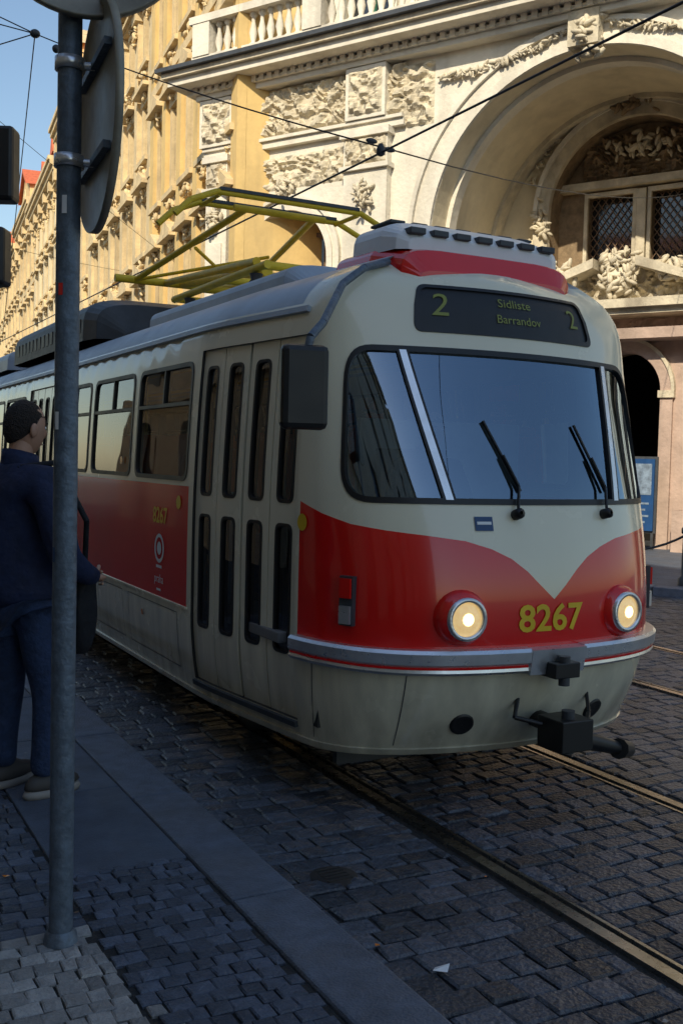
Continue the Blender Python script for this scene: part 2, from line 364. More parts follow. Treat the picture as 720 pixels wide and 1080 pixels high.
for u in(-2.7,2.7): mb.add([Tm(u,-2.7,-.1),Tm(u,-3.2,-.1),Tm(u,-3.2,5),Tm(u,-2.7,5)],[(0,1,2,3)],'pink')
ring(mb,Tm,0,3.45,.87,1.1,-2.7,-2.6,'pink'); ring(mb,Tm,0,3.45,1.1,1.17,-2.7,-2.56,'stone2')
for x in(-1,1):
    a,b=sorted((x*.87,x*1.13)); mb.box(a,b,-2.7,-2.61,-.1,3.35,'pink',Tm); mb.box(a-.04,b+.04,-2.7,-2.55,3.3,3.45,'stone2',Tm)
    mb.lathe((x*1.75,-2.4,0),[(.34,0),(.34,.9),(.26,.95),(.22,1.05),(.22,2.6),(.19,4.1),(.23,4.15),(.3,4.5)],14,'pink',None,Tm)
    mb.box(x*1.75-.38,x*1.75+.38,-2.7,-2.02,-.1,.95,'pink',Tm)
mb.box(-2.75,2.75,-2.75,-2.05,4.5,4.72,'pink',Tm); relief(mb,Tm,-2.6,2.6,4.73,5.0,-2.69,.07,'pink',5,.05)
mb.box(-2.9,2.9,-2.75,-1.95,5.0,5.12,'stone2',Tm); mb.box(-3.0,3.0,-2.75,-1.8,5.12,5.3,'stone2',Tm)
for x in(-1,1):
    mb.add([Tm(x*2.9,-3.1,5.3),Tm(x*.45,-3.1,6.2),Tm(x*.45,-3.1,6.0),Tm(x*2.5,-3.1,5.3),Tm(x*2.9,-1.9,5.3),Tm(x*.45,-1.9,6.2),Tm(x*.45,-1.9,6.0),Tm(x*2.5,-1.9,5.3)],
      [(0,1,2,3),(4,5,6,7),(0,1,5,4),(1,2,6,5),(2,3,7,6)],'stone2')
    cluster(mb,Tm,x*1.5,-2.2,5.95,.6,.3,.22,40,'stone2',.15)
relief(mb,Tm,-2.4,2.4,5.3,6.1,-2.6,.2,'stone2',8,.05)
mb.lathe((0,-2.2,5.75),[(.0,.12),(.2,.1),(.34,.0),(.28,-.1)],18,'stone2',Vector((0,1,0)),Tm)
cluster(mb,Tm,0,-2.2,5.75,.38,.25,.38,46,'stone2',.13)
cluster(mb,Tm,0,-2.3,6.2,.35,.3,.25,36,'stone2',.13)
mb.obj('portal',pal)
mb=MB()
for r0,r1,n1 in((3.3,3.48,.09),(3.48,3.72,.05),(3.72,3.82,.13)):
    ring(mb,Tm,0,6.5,r0+.002,r1,-.02,n1,'stone',seg=48)
    for x in(-1,1):
        a,b=sorted((x*(r0+.002),x*r1)); mb.box(a,b,-.02,n1-.003,-.1,6.5,'stone',Tm)
for x in(-1,1):
    a,b=sorted((x*3.15,x*3.95)); mb.box(a,b,-3.19,.2,6.28,6.5,'stone',Tm)
ring(mb,Tm,0,6.5,3.2,3.298,-.9,-.6,'stone',seg=40); ring(mb,Tm,0,6.5,3.2,3.298,-3.19,-2.8,'stone2',seg=40)
cluster(mb,Tm,0,.1,10.05,.28,.4,.45,46,'stone2',.14)
mb.box(-.3,.3,0,.35,9.75,10.4,'stone2',Tm)
for x in(-1,1):
    for k in range(26):
        t=k/25; cluster(mb,Tm,x*(.5+2.6*t),.08,10.12-.45*math.sin(math.pi*t)*.5-.35*t*t,.06,.12,.08,3,'stone2',.08)
    a,b=sorted((x*3.3,x*4.1)); relief(mb,Tm,a,b,8.9,10.2,.0,.14,'stone2',2)
def bay(uc,mb):
    for r0,r1,n1 in((1.15,1.3,.08),(1.3,1.42,.04),(1.42,1.5,.11)):
        ring(mb,Tm,uc,6.35,r0+.002,r1,-.02,n1,'stone',seg=24)
        for x in(-1,1):
            a,b=sorted((uc+x*(r0+.002),uc+x*r1)); mb.box(a,b,-.02,n1-.003,-.1,6.35,'stone',Tm)
    mb.box(uc-1.2,uc+1.2,-1.12,-1.1,-.1,7.6,'bglass',Tm)
    for k in(-.4,.4): mb.box(uc+k-.04,uc+k+.04,-1.09,-1.0,0,7.5,'frame',Tm)
    for z in(3,4.6,6.3): mb.box(uc-1.14,uc+1.14,-1.09,-1.02,z,z+.1,'frame',Tm)
    ring(mb,Tm,uc,6.35,.75,.85,-1.08,-.98,'frame',seg=16)
    cluster(mb,Tm,uc,.05,7.95,.2,.3,.25,26,'stone2',.12)
    relief(mb,Tm,uc-1.5,uc+1.5,8.0,8.75,0,.13,'stone2',int(uc*3))
for c in(-7.04,7.04,10.6): bay(c,mb)
for c in(-4.85,-9.0,4.85,9.0,12.6):
    wd=.55 if abs(c)<5 else .32
    mb.box(c-wd,c+wd,-.02,.2,-.1,8.8,'stone',Tm); mb.box(c-wd-.06,c+wd+.06,-.02,.27,-.1,1.2,'stone',Tm)
    mb.box(c-wd-.07,c+wd+.07,-.02,.29,8.1,8.2,'stone',Tm); mb.box(c-wd-.07,c+wd+.07,-.02,.29,8.8,8.95,'stone',Tm)
    relief(mb,Tm,c-wd+.03,c+wd-.03,8.22,8.78,.2,.14,'stone2',9,.035)
    mb.box(c-wd+.12,c+wd-.12,.2,.24,3.0,6.9,'stone',Tm)
    cluster(mb,Tm,c,.25,7.5,.22,.2,.35,34,'stone2',.11)
for a,b in((UL-.15,-3.95),(3.95,UR)):
    mb.box(a,b,-.02,.15,8.95,9.1,'stone',Tm); mb.box(a,b,-.02,.22,9.1,9.17,'stone',Tm)
    relief(mb,Tm,a+.1,b,9.18,10.28,.02,.17,'stone2',11,period=1.9)
    for c in(-4.85,-9.0,4.85,9.0):
        if a<c<b: mb.box(c-.5,c+.5,.0,.27,9.18,10.28,'stone',Tm); relief(mb,Tm,c-.42,c+.42,9.25,10.2,.27,.12,'stone2',4,.035)
mb.box(UL-.3,UR,-.02,.3,10.3,10.42,'stone',Tm)
u=UL-.3
while u<UR: mb.box(u,u+.12,.0,.42,10.42,10.56,'stone',Tm); u+=.22
mb.box(UL-.5,UR,-.02,.38,10.425,10.5,'stone',Tm)
mb.box(UL-.75,UR,-.5,.8,10.56,10.72,'stone',Tm); mb.box(UL-.85,UR,-.5,.92,10.72,10.84,'stone2',Tm); mb.box(UL-.95,UR,-.5,1.05,10.84,10.93,'dark',Tm)
mb.obj('trim_and_cornice',pal)
mb=MB(); mb.box(UL-.2,UR,.25,.6,10.93,11.2,'stone',Tm); mb.box(UL-.25,UR,.2,.65,11.95,12.12,'stone',Tm)
u=UL+.1; k=0
while u<UR:
    if k%12==0:
        mb.box(u-.25,u+.25,.22,.63,11.2,11.95,'stone',Tm); u+=.4
    else:
        mb.lathe((u,.42,11.2),[(.09,0),(.09,.06),(.05,.1),(.1,.3),(.045,.55),(.05,.65),(.09,.68),(.09,.75)],8,'stone',None,Tm); u+=.25
    k+=1
mb.obj('balustrade',pal)
mb=MB(); hs=[]; c=-7.9
while c<12.5: hs.append(archpoly(c,.6,11.6,14.0,10)); c+=2.35
wall(mb,Tm,rectpoly(UL+.1,UR,11.0,19.0),hs,.3,'stone','reveal',n0=-.9)
mb.box(UL+.1,UR,-1.25,-1.2,11.1,18.9,'bglass',Tm)
mb.add([Tm(UL+.1,-.9,11),Tm(UL+.1,-9,11),Tm(UL+.1,-9,19),Tm(UL+.1,-.9,19)],[(0,1,2,3)],'stone')
mb.add([Tm(UL+.1,-.9,19),Tm(UL+.1,-9,19),Tm(UR,-9,19),Tm(UR,-.9,19)],[(0,1,2,3)],'tile')
c=-7.9
while c<12.5:
    ring(mb,Tm,c,14.0,.6,.8,-.9,-.78,'stone',seg=14)
    for x in(-1,1):
        a,b=sorted((c+x*.6,c+x*.8)); mb.box(a,b,-.9,-.79,11.6,14,'stone',Tm)
    mb.box(c-.04,c+.04,-1.19,-1.1,11.6,14.6,'green',Tm); mb.box(c-.6,c+.6,-1.19,-1.12,13.1,13.2,'green',Tm)
    mb.box(c+.98,c+1.37,-.92,-.68,11.1,15.6,'stone',Tm); mb.box(c-.97,c+.97,-.9,-.5,15.0,15.15,'stone',Tm)
    cluster(mb,Tm,c,-.8,14.85,.35,.2,.2,18,'stone2',.12)
    c+=2.35
mb.box(UL-.2,UR,-.9,-.4,15.7,15.95,'stone',Tm); mb.box(UL-.4,UR,-.9,-.1,18.6,19.0,'stone',Tm)
mb.obj('upper_storey',pal)

# ------------------------------------------------------------------ ochre terrace houses
Ty=frameT(-3.0,25.4,.375,-.927,-.927,-.375)
def house(name,T,u1,width,H,nb,wm,seed,gh=4.6,nf=4,gable=False,rel=True,far=False):
    rnd=random.Random(seed); e=empty(name); mb=MB(); u0=u1-width
    fh=(H-1.0-gh)/nf; bw=width/nb; holes=[]; wins=[]
    for b in range(nb):
        uc=u0+bw*(b+.5); holes.append(archpoly(uc,min(1.2,bw*.33),-.1,2.6,8))
        for f in range(nf):
            z=gh+f*fh+.75; hh=fh*.56; ww=bw*.22
            if f%2==0 and seed%2==0: holes.append(archpoly(uc,ww,z,z+hh-ww*.6,8))
            else: holes.append(rectpoly(uc-ww,uc+ww,z,z+hh))
            wins.append((uc,z,ww,hh,f))
    wall(mb,T,rectpoly(u0,u1,-.1,H),holes,.3,wm,'ytrim')
    mb.box(u0+.05,u1-.05,-.36,-.32,0,H-.1,'bglass',T)
    RZ=H+(7.0 if far else 5.2); RN=-3.6 if far else -4.2
    for u in(u0,u1): mb.add([T(u,0,-.1),T(u,-10,-.1),T(u,-10,H),T(u,0,H)],[(0,1,2,3)],wm)
    mb.add([T(u0,.35,H+.15),T(u1,.35,H+.15),T(u1,RN,RZ),T(u0,RN,RZ)],[(0,1,2,3)],'tile')
    mb.add([T(u0,-10,H),T(u1,-10,H),T(u1,RN,RZ),T(u0,RN,RZ)],[(0,1,2,3)],'tile')
    for u in(u0,u1): mb.add([T(u,.3,H),T(u,-10,H),T(u,RN,RZ)],[(0,1,2)],'tile' if far else wm)
    for (uc,z,ww,hh,f) in wins:
        mb.box(uc-.035,uc+.035,-.31,-.25,z,z+hh+.2,'frame',T); mb.box(uc-ww,uc+ww,-.31,-.26,z+hh*.62,z+hh*.62+.07,'frame',T)
        for x in(-1,1):
            a,b=sorted((uc+x*ww,uc+x*(ww+.2))); mb.box(a,b,-.01,.1,z-.05,z+hh+.12,'ytrim',T)
        mb.box(uc-ww-.32,uc+ww+.32,-.01,.32,z-.2,z-.05,'ytrim',T)
        mb.box(uc-ww-.2,uc+ww+.2,-.01,.16,z-.55,z-.2,'ytrim',T)
        mb.box(uc-ww-.22,uc+ww+.22,-.01,.14,z+hh+.12,z+hh+.4,'ytrim',T)
        mb.box(uc-ww-.36,uc+ww+.36,-.01,.42,z+hh+.4,z+hh+.52,'ytrim',T)
        if f in(0,1):
            mb.add([T(uc-ww-.36,.0,z+hh+.52),T(uc+ww+.36,0,z+hh+.52),T(uc,0,z+hh+.95),T(uc-ww-.36,.38,z+hh+.52),T(uc+ww+.36,.38,z+hh+.52),T(uc,.38,z+hh+.95)],[(0,1,2),(3,4,5),(0,2,5,3),(1,2,5,4)],'ytrim')
        if rel: cluster(mb,T,uc,.1,z-.42,ww,.25,.2,14,'ytrim',.12); cluster(mb,T,uc,.1,z+hh+.3,.3,.2,.2,10,'ytrim',.11)
    for b in range(nb+1):
        uc=u0+bw*b; uc=max(u0+.25,min(u1-.25,uc))
        mb.box(uc-.25,uc+.25,-.01,.22,gh,H-1.3,'ytrim' if seed%3 else wm,T)
        mb.box(uc-.34,uc+.34,-.01,.34,H-1.6,H-1.3,'ytrim',T); mb.box(uc-.34,uc+.34,-.01,.32,gh,gh+.5,'ytrim',T)
        if rel: cluster(mb,T,uc,.25,H-2.0,.22,.12,.3,18,'ytrim',.11)
        mb.box(uc-.3,uc+.3,.0,.6,H-1.28,H-.72,'ytrim',T)
    zz=gh-.35; mb.box(u0,u1,-.01,.4,zz,zz+.3,'ytrim',T); mb.box(u0,u1,-.01,.25,gh+2*fh-.1,gh+2*fh+.18,'ytrim',T)
    mb.box(u0,u1,-.01,.3,H-1.28,H-1.05,'ytrim',T); mb.box(u0,u1,-.01,.65,H-.7,H-.45,'ytrim',T); mb.box(u0,u1,-.01,.8,H-.45,H-.2,'ytrim',T); mb.box(u0,u1,-.01,.9,H-.2,H,'ytrim',T)
    if gable:
        c=(u0+u1)/2; g=width*.3
        mb.add([T(c-g,.35,H),T(c+g,.35,H),T(c+g*.85,.35,H+1.6),T(c,.35,H+3.2),T(c-g*.85,.35,H+1.6),T(c-g,-4,H),T(c+g,-4,H),T(c+g*.85,-4,H+1.6),T(c,-4,H+3.2),T(c-g*.85,-4,H+1.6)],
          [(0,1,2,3,4),(5,6,7,8,9),(1,2,7,6),(0,4,9,5)],wm)
        mb.add([T(c+g*.95,.6,H+1.5),T(c,.6,H+3.3),T(c,-4,H+3.3),T(c+g*.95,-4,H+1.5),T(c-g*.95,.6,H+1.5),T(c-g*.95,-4,H+1.5),
                T(c+g*.95,.6,H+1.3),T(c,.6,H+3.05),T(c-g*.95,.6,H+1.3)],[(0,1,2,3),(1,4,5,2),(0,1,7,6),(1,4,8,7)],'tile' if far else 'ytrim')
        mb.box(c-g,c+g,.3,.6,H+.02,H+.2,'ytrim',T); mb.lathe((c,.36,H+1.3),[(.0,.02),(.45,.02),(.5,.1),(.6,.0)],16,'ytrim',Vector((0,1,0)),T)
    for b in range(nb):
        if b%2==0 and not(gable and abs(u0+bw*(b+.5)-(u0+u1)/2)<width*.3):
            uc=u0+bw*(b+.5); mb.box(uc-.6,uc+.6,-3.0,-.3,H+.3,H+2.0,'tile' if far else wm,T); mb.box(uc-.35,uc+.35,-.3,-.28,H+.7,H+1.7,'bglass',T)
            mb.add([T(uc-.85,.0,H+1.95),T(uc+.85,.0,H+1.95),T(uc,.0,H+3),T(uc-.85,-4,H+1.95),T(uc+.85,-4,H+1.95),T(uc,-4,H+3)],[(0,1,2),(0,2,5,3),(1,2,5,4)],'tile')
    for k in range(2):
        uc=u0+width*rnd.uniform(.15,.85); mb.box(uc-.5,uc+.5,-4.8,-4.0,H+3,H+6.4,wm,T)
    mb.obj('facade',e); return e
specs=[(10,18.3,5,0,0,True),(13,18.0,5,1,1,False),(11,18.9,4,2,2,True),(14,17.6,5,3,3,False),(12,18.6,4,4,4,True),(15,17.8,5,5,5,False),(16,19,5,6,6,True),(20,18,6,2,7,False),(24,18,7,1,9,False)]
u1=1.6
for i,(wd,H,nb,ym,sd,gb) in enumerate(specs):
    house('ochre_townhouse',Ty,u1,wd,H,nb,'y%d'%ym,sd,nf=4 if sd%2 else 3,gable=gb,rel=i<4,far=i>=3); u1-=wd

def tenement(name,X,y0,y1,H,dep=12,mt='tene',rh=2.0):
    def T(u,n,z): return Vector((X+n,y0+u,z))
    e=empty(name); mb=MB(); W=y1-y0; nb=int(W/3.2); bw=W/nb; hs=[]
    for b in range(nb):
        uc=bw*(b+.5); hs.append(archpoly(uc,.9,.1,2.6,8)); z=4.8
        while z+2.6<H: hs.append(rectpoly(uc-.55,uc+.55,z,z+1.9)); z+=3.3
    wall(mb,T,rectpoly(0,W,0,H),hs,.3,mt,'tene'); mb.box(.05,W-.05,-.4,-.34,.1,H-.2,'bglass',T)
    mb.box(0,W,-.01,.5,H-.5,H,'tene',T); mb.box(0,W,-.01,.25,4.0,4.25,'tene',T)
    for u in(0,W): mb.add([T(u,0,0),T(u,-dep,0),T(u,-dep,H),T(u,0,H)],[(0,1,2,3)],mt)
    mb.add([T(0,-dep,0),T(W,-dep,0),T(W,-dep,H),T(0,-dep,H)],[(0,1,2,3)],mt)
    mb.add([T(0,0,H),T(W,0,H),T(W,-dep/2,H+rh),T(0,-dep/2,H+rh)],[(0,1,2,3)],'tile'); mb.add([T(0,-dep,H),T(W,-dep,H),T(W,-dep/2,H+rh),T(0,-dep/2,H+rh)],[(0,1,2,3)],'tile')
    for u in(0,W): mb.add([T(u,0,H),T(u,-dep,H),T(u,-dep/2,H+rh)],[(0,1,2)],mt)
    mb.obj('facade',e)
tenement('shading_tenement',-4.6,-16,-1,17.5); tenement('shading_tenement',-4.6,-36,-16.2,17)  # unseen near-side houses, placed and sized to shade the street
tenement('shading_tenement',-4.2,-.8,14,11.0); tenement('shading_low_house',-4.2,14.2,30,8.5)  # unseen lower houses, sized to shade tram and street yet leave facades sunlit
fp=empty('pavement'); mb=MB()
mb.box(-10.5,16,-3.2,4.3,-.03,.10,'slab',Tm)
mb.obj('paving',fp); mb=MB()
u=-10.5
while u<16: mb.box(u+.01,u+1.2,4.3,4.58,-.05,.12,'kerb',Tm); u+=1.22
mb.obj('kerbstones',fp,.01)
mb=MB(); mb.box(-140,2,.0,3.2,-.03,.11,'slab',Ty); mb.obj('pavement')
mb=MB()
for u in(-.4,1.4,3.2,5.0):
    mb.lathe(tuple(Tm(u,3.9,.1)),[(.1,0),(.1,.1),(.06,.14),(.05,.75),(.075,.78),(.075,.84),(.03,.9),(0,.93)],10,'dark')
for a,b in((-.4,1.4),(1.4,3.2),(3.2,5.0)):
    pts=[tuple(Tm(a+(b-a)*k/12,3.9,.85-.28*(1-(2*k/12-1)**2))) for k in range(13)]; mb.tube(pts,.018,6,'dark')
mb.obj('chain_bollards')
mb=MB(); mb.box(.45,.95,-2.2,-2.14,.5,2.0,'blue',Tm); mb.box(.40,1.0,-2.26,-2.2,.45,2.05,'dark',Tm)
mb.box(.50,.90,-2.14,-2.132,1.25,1.9,'poster',Tm)
for k,z in enumerate((1.05,.92,.79,.66)): mb.box(.52,.86-.07*(k%2),-2.14,-2.132,z,z+.04,'poster',Tm)
mb.box(.45,.50,-2.26,-2.2,.1,.45,'dark',Tm); mb.box(.90,.95,-2.26,-2.2,.1,.45,'dark',Tm); mb.obj('notice_board')

# ------------------------------------------------------------------ TRAM
tram=empty('tram'); TX,TY=3.47,4.1; LEN=14.0
plan=[(0,0),(.15,.004),(.3,.02),(.45,.045),(.6,.085),(.74,.145),(.86,.225),(.96,.33),(1.03,.46),(1.08,.6),(1.115,.8),(1.155,1.1),(1.2,1.45),(1.235,1.75),(1.25,2.05),(1.25,2.35),(1.25,12.6),(1.25,12.9),(1.22,13.25),(1.12,13.6),(.9,13.84),(.6,13.95),(.3,13.99),(0,14)]
def cr(p0,p1,p2,p3,t):
    return .5*((2*p1)+(-p0+p2)*t+(2*p0-5*p1+4*p2-p3)*t*t+(-p0+3*p1-3*p2+p3)*t**3)
dense=[]
P_=[(-plan[1][0],plan[1][1])]+plan+[(-.3,13.99)]
for i in range(1,len(P_)-2):
    k=8; lin=P_[i][1]>=2.04 and P_[i+1][1]<=12.91
    for j in range(k):
        t=j/k
        if lin: dense.append((P_[i][0]+(P_[i+1][0]-P_[i][0])*t,P_[i][1]+(P_[i+1][1]-P_[i][1])*t))
        else: dense.append((cr(P_[i-1][0],P_[i][0],P_[i+1][0],P_[i+2][0],t),cr(P_[i-1][1],P_[i][1],P_[i+1][1],P_[i+2][1],t)))
dense.append((0,14.0)); dense=[(min(1.25,a),b) for a,b in dense]
arc=[0]
for a,b in zip(dense[:-1],dense[1:]): arc.append(arc[-1]+math.hypot(b[0]-a[0],b[1]-a[1]))
PM=arc[-1]
def planp(p):
    s=-1 if p<0 else 1; p=min(abs(p),PM); i=min(len(arc)-2,max(0,bisect.bisect_right(arc,p)-1))
    t=(p-arc[i])/max(1e-9,arc[i+1]-arc[i]); a,b=dense[i],dense[i+1]
    return s*(a[0]+(b[0]-a[0])*t),a[1]+(b[1]-a[1])*t
def p_of_y(y):
    for i in range(len(dense)-1):
        if dense[i][1]<=y<=dense[i+1][1] and dense[i+1][1]>dense[i][1]: return arc[i]+(arc[i+1]-arc[i])*(y-dense[i][1])/(dense[i+1][1]-dense[i][1])
    return PM
PR=[(.30,.30,.06,.24),(.55,.55,.02,.10),(.78,.78,0,.02),(.95,.95,0,0),(1.25,1.25,0,.02),(1.6,1.6,.005,.10),(2.0,2.0,.022,.23),(2.42,2.42,.05,.37),(2.6,2.6,.075,.42),(2.74,2.72,.14,.46),(2.9,2.82,.27,.53),(3.2,2.93,.56,.72),(3.55,3.0,.9,1.0),(3.9,3.02,1.25,1.35)]
def prof(q):
    q=max(.3,min(3.9,q)); i=0
    while i<len(PR)-2 and q>PR[i+1][0]: i+=1
    a,b=PR[i],PR[i+1]; pa=PR[i-1] if i>0 else tuple(2*a[k]-b[k] for k in range(4)); pb=PR[i+2] if i+2<len(PR) else tuple(2*b[k]-a[k] for k in range(4))
    t=(q-a[0])/(b[0]-a[0]); h=b[0]-a[0]; out=[]
    for k in(1,2,3):
        ma=(b[k]-pa[k])/(b[0]-pa[0])*h; m2=(pb[k]-a[k])/(pb[0]-a[0])*h
        out.append((2*t**3-3*t*t+1)*a[k]+(t**3-2*t*t+t)*ma+(-2*t**3+3*t*t)*b[k]+(t**3-t*t)*m2)
    return out
def sst(t): t=max(0,min(1,t)); return t*t*(3-2*t)
def S0(p,q):
    x,y=planp(p); z,i,f=prof(q); w_=sst(1-y/.85); wr=sst(1-(LEN-y)/.85)
    i=max(0,i); return Vector((TX+x*(1-i/1.25),TY+y+w_*f-wr*f*.6,z))
def SN(p,q):
    e=.01; a=S0(p+e,q)-S0(p-e,q); b=S0(p,min(3.88,q+e))-S0(p,q-e); n_=a.cross(b)
    if n_.length<1e-9: return Vector((0,0,1))
    return n_.normalized()
def S(p,q,off=0): return S0(p,q)+SN(p,q)*off
def densify(out,st=.08):
    o2=[]
    for a,b in zip(out,out[1:]+out[:1]):
        l=math.hypot(b[0]-a[0],b[1]-a[1])
        m_=max(1,int(min(abs(b[0]-a[0])/.25+abs(b[1]-a[1])/st,400))) if min(abs(a[0]),abs(b[0]))>3.0 else max(1,int(l/st))
        for j in range(m_): o2.append((a[0]+(b[0]-a[0])*j/m_,a[1]+(b[1]-a[1])*j/m_))
    return o2
def roundpoly(pts,r,n=5):
    out=[]; k=len(pts)
    for i in range(k):
        a=Vector(pts[i-1]);b=Vector(pts[i]);c=Vector(pts[(i+1)%k]); ua=(a-b); uc=(c-b); d=min(r,ua.length*.48,uc.length*.48)
        s_=b+ua.normalized()*d; e=b+uc.normalized()*d
        for j in range(n+1):
            t=j/n; v=s_*(1-t)**2+b*2*t*(1-t)+e*t*t; out.append((v.x,v.y))
    return out
def rr(p0,p1,q0,q1,r): return roundpoly([(p0,q0),(p1,q0),(p1,q1),(p0,q1)],r)
REG=[]
def reg(poly,key): REG.append((densify(poly),key))
redtop=[(-1.50,1.60),(-1.3,1.545),(-1.1,1.50),(-.9,1.475),(-.7,1.455),(-.5,1.43),(-.36,1.39),(-.25,1.34),(-.16,1.275),(-.08,1.20),(0,1.13)]
redtop=redtop+[(-a,b) for a,b in reversed(redtop[:-1])]
fr=[(-1.50,.86),(1.5,.86)]+[(a,b) for a,b in reversed(redtop)]
dA,dB=p_of_y(2.0),p_of_y(.78)
reg(rectpoly(-PM+.02,-p_of_y(.9),2.66,3.88),'roof'); reg(rectpoly(p_of_y(.9),PM-.02,2.66,3.88),'roof'); reg(rectpoly(-p_of_y(.9)+.001,p_of_y(.9)-.001,3.05,3.88),'roof')
reg(fr,'red')
reg(rectpoly(-PM+.02,-p_of_y(2.08),.86,1.63),'red'); reg(rectpoly(1.503,PM-.02,.86,1.60),'red')
reg(rectpoly(-dA,-dB,.42,2.48),'door')
lw=(dA-dB)/4
def doorwin(c):
    for q0,q1 in((.76,1.47),(1.58,2.38)):
        reg(rr(c-.085,c+.085,q0,q1,.05),'dgask'); reg(rr(c-.066,c+.066,q0+.018,q1-.018,.04),'dglass')
for k in range(4):
    a=-dA+lw*k; b=a+lw
    if k: g_=.014 if k==2 else .006; reg(rectpoly(a-g_,a+g_,.42,2.48),'dgap')
    doorwin((a+b)/2)
def sidewin(y0,y1,side,bar=True):
    a,b=sorted((side*p_of_y(y0),side*p_of_y(y1)))
    reg(rr(a,b,1.66,2.43,.09),'gask'); reg(rr(a+.03,b-.03,1.69,2.40,.07),'glass')
    if bar: reg(rectpoly(a+.025,b-.025,2.15,2.175),'gask'); reg(rectpoly((a+b)/2-.012,(a+b)/2+.012,2.175,2.405),'gask')
for y in(2.12,3.37,4.62): sidewin(y,y+1.13,-1)
def door2(y0,y1):
    a,b=-p_of_y(y1),-p_of_y(y0); reg(rectpoly(a,b,.42,2.48),'door'); l_=(b-a)/4
    for k in range(4):
        if k: reg(rectpoly(a+l_*k-.008,a+l_*k+.008,.42,2.48),'dgap')
        doorwin(a+l_*(k+.5))
door2(5.95,7.2)
for y in(7.4,8.65,9.9): sidewin(y,y+1.13,-1)
door2(11.2,12.4)
for k in range(9): sidewin(1.2+1.27*k,1.2+1.27*k+1.13,1)
ws=[(-1.17,1.61),(1.15,1.61),(1.08,2.42),(-1.10,2.42)]
wi=[(-1.14,1.64),(1.12,1.64),(1.05,2.39),(-1.07,2.39)]
reg(roundpoly(ws,.2,8),'gask'); reg(roundpoly(wi,.17,8),'wglass')
for s_ in(-1,1):
    def pill(w_): return [(s_*.56-w_,1.632),(s_*.56+w_,1.632),(s_*.72+w_,2.398),(s_*.72-w_,2.398)]
    reg(pill(.035),'gask'); reg(pill(.02),'chromeb')
reg(rr(-.64,.64,2.50,2.80,.05),'gask'); reg(rr(-.61,.61,2.525,2.775,.04),'sign')
pts=[];ed=[]
pv=[]; p=-PM
while p<PM:
    pv.append(p); ap=abs(p); p+= .06 if ap<3.2 else (.3 if ap<PM-2.2 else .12)
pv.append(PM); qv=[.3+.075*i for i in range(49)]; qv[-1]=3.9
for p in pv:
    for q in qv: pts.append(Vector((p,q)))
for poly,key in REG:
    o=len(pts);k=len(poly); pts+=[Vector(x) for x in poly]; ed+=[(o+i,o+(i+1)%k) for i in range(k)]
res=delaunay_2d_cdt(pts,ed,[],0,1e-4); V2,F2=res[0],res[2]
bbs=[(min(x for x,_ in p_),max(x for x,_ in p_),min(y for _,y in p_),max(y for _,y in p_)) for p_,_ in REG]
OFF={'cream':0,'red':0,'roof':0,'chromeb':.008,'gask':.006,'glass':-.010,'wglass':-.010,'door':-.02,'dgap':-.04,'sign':-.004,'dgask':-.016,'dglass':-.03}
MATK={'cream':'cream','red':'red','roof':'roof','chromeb':'chrome','gask':'black','glass':'glass','wglass':'wglass','door':'cream','dgap':'black','sign':'black','dgask':'black','dglass':'glass'}
GRP={'cream':'body_shell','red':'body_shell','roof':'body_shell','chromeb':'window_pillars','gask':'window_gaskets','glass':'window_glass','wglass':'windscreen_glass','door':'door_leaves','dgap':'door_seals','sign':'destination_display','dgask':'door_gaskets','dglass':'door_glass'}
groups={}
for f in F2:
    cx=sum(V2[i][0] for i in f)/3; cy=sum(V2[i][1] for i in f)/3; key='cream'
    for r_ in range(len(REG)-1,-1,-1):
        bb=bbs[r_]
        if bb[0]<=cx<=bb[1] and bb[2]<=cy<=bb[3] and pip(cx,cy,REG[r_][0]): key=REG[r_][1]; break
    groups.setdefault(GRP[key],[]).append((f,key))
for gname,fl in groups.items():
    idx={}; vs=[];ns=[];fs=[];mi=[];keys=[]
    edges={}
    for f,key in fl:
        nf_=[]
        for i in f:
            if i not in idx:
                idx[i]=len(vs); pq=V2[i]; nn=SN(pq[0],pq[1]); vs.append(S0(pq[0],pq[1])+nn*OFF[key]); ns.append(nn)
            nf_.append(idx[i])
        a,b,c=[vs[i] for i in nf_[:3]]
        if (b-a).cross(c-a).dot(ns[nf_[0]])<0: nf_=nf_[::-1]
        fs.append(nf_)
        if MATK[key] not in keys: keys.append(MATK[key])
        mi.append(keys.index(MATK[key]))
        for x in range(len(nf_)):
            e=(nf_[x],nf_[(x+1)%len(nf_)]); k_=tuple(sorted(e)); edges.setdefault(k_,[]).append(MATK[key])
    me=bpy.data.meshes.new(gname); me.from_pydata(vs,[],fs)
    for k_ in keys: me.materials.append(M[k_])
    me.polygons.foreach_set('material_index',mi); me.polygons.foreach_set('use_smooth',[True]*len(fs))
    me.normals_split_custom_set_from_vertices([tuple(x) for x in ns])
    o=bpy.data.objects.new(gname,me); scene.collection.objects.link(o); o.parent=tram
    if gname not in('window_glass','windscreen_glass','door_glass','door_seals'):
        sk_=MB()
        for (a,b),mm in edges.items():
            if len(mm)==1:
                dp=.03 if gname=='door_leaves' else .05
                sk_.add([vs[a],vs[b],vs[b]-ns[b]*dp,vs[a]-ns[a]*dp],[(0,1,2,3)],mm[0] if gname!='body_shell' else 'black')
        sk_.obj(gname+'_returns',tram,recalc=False)
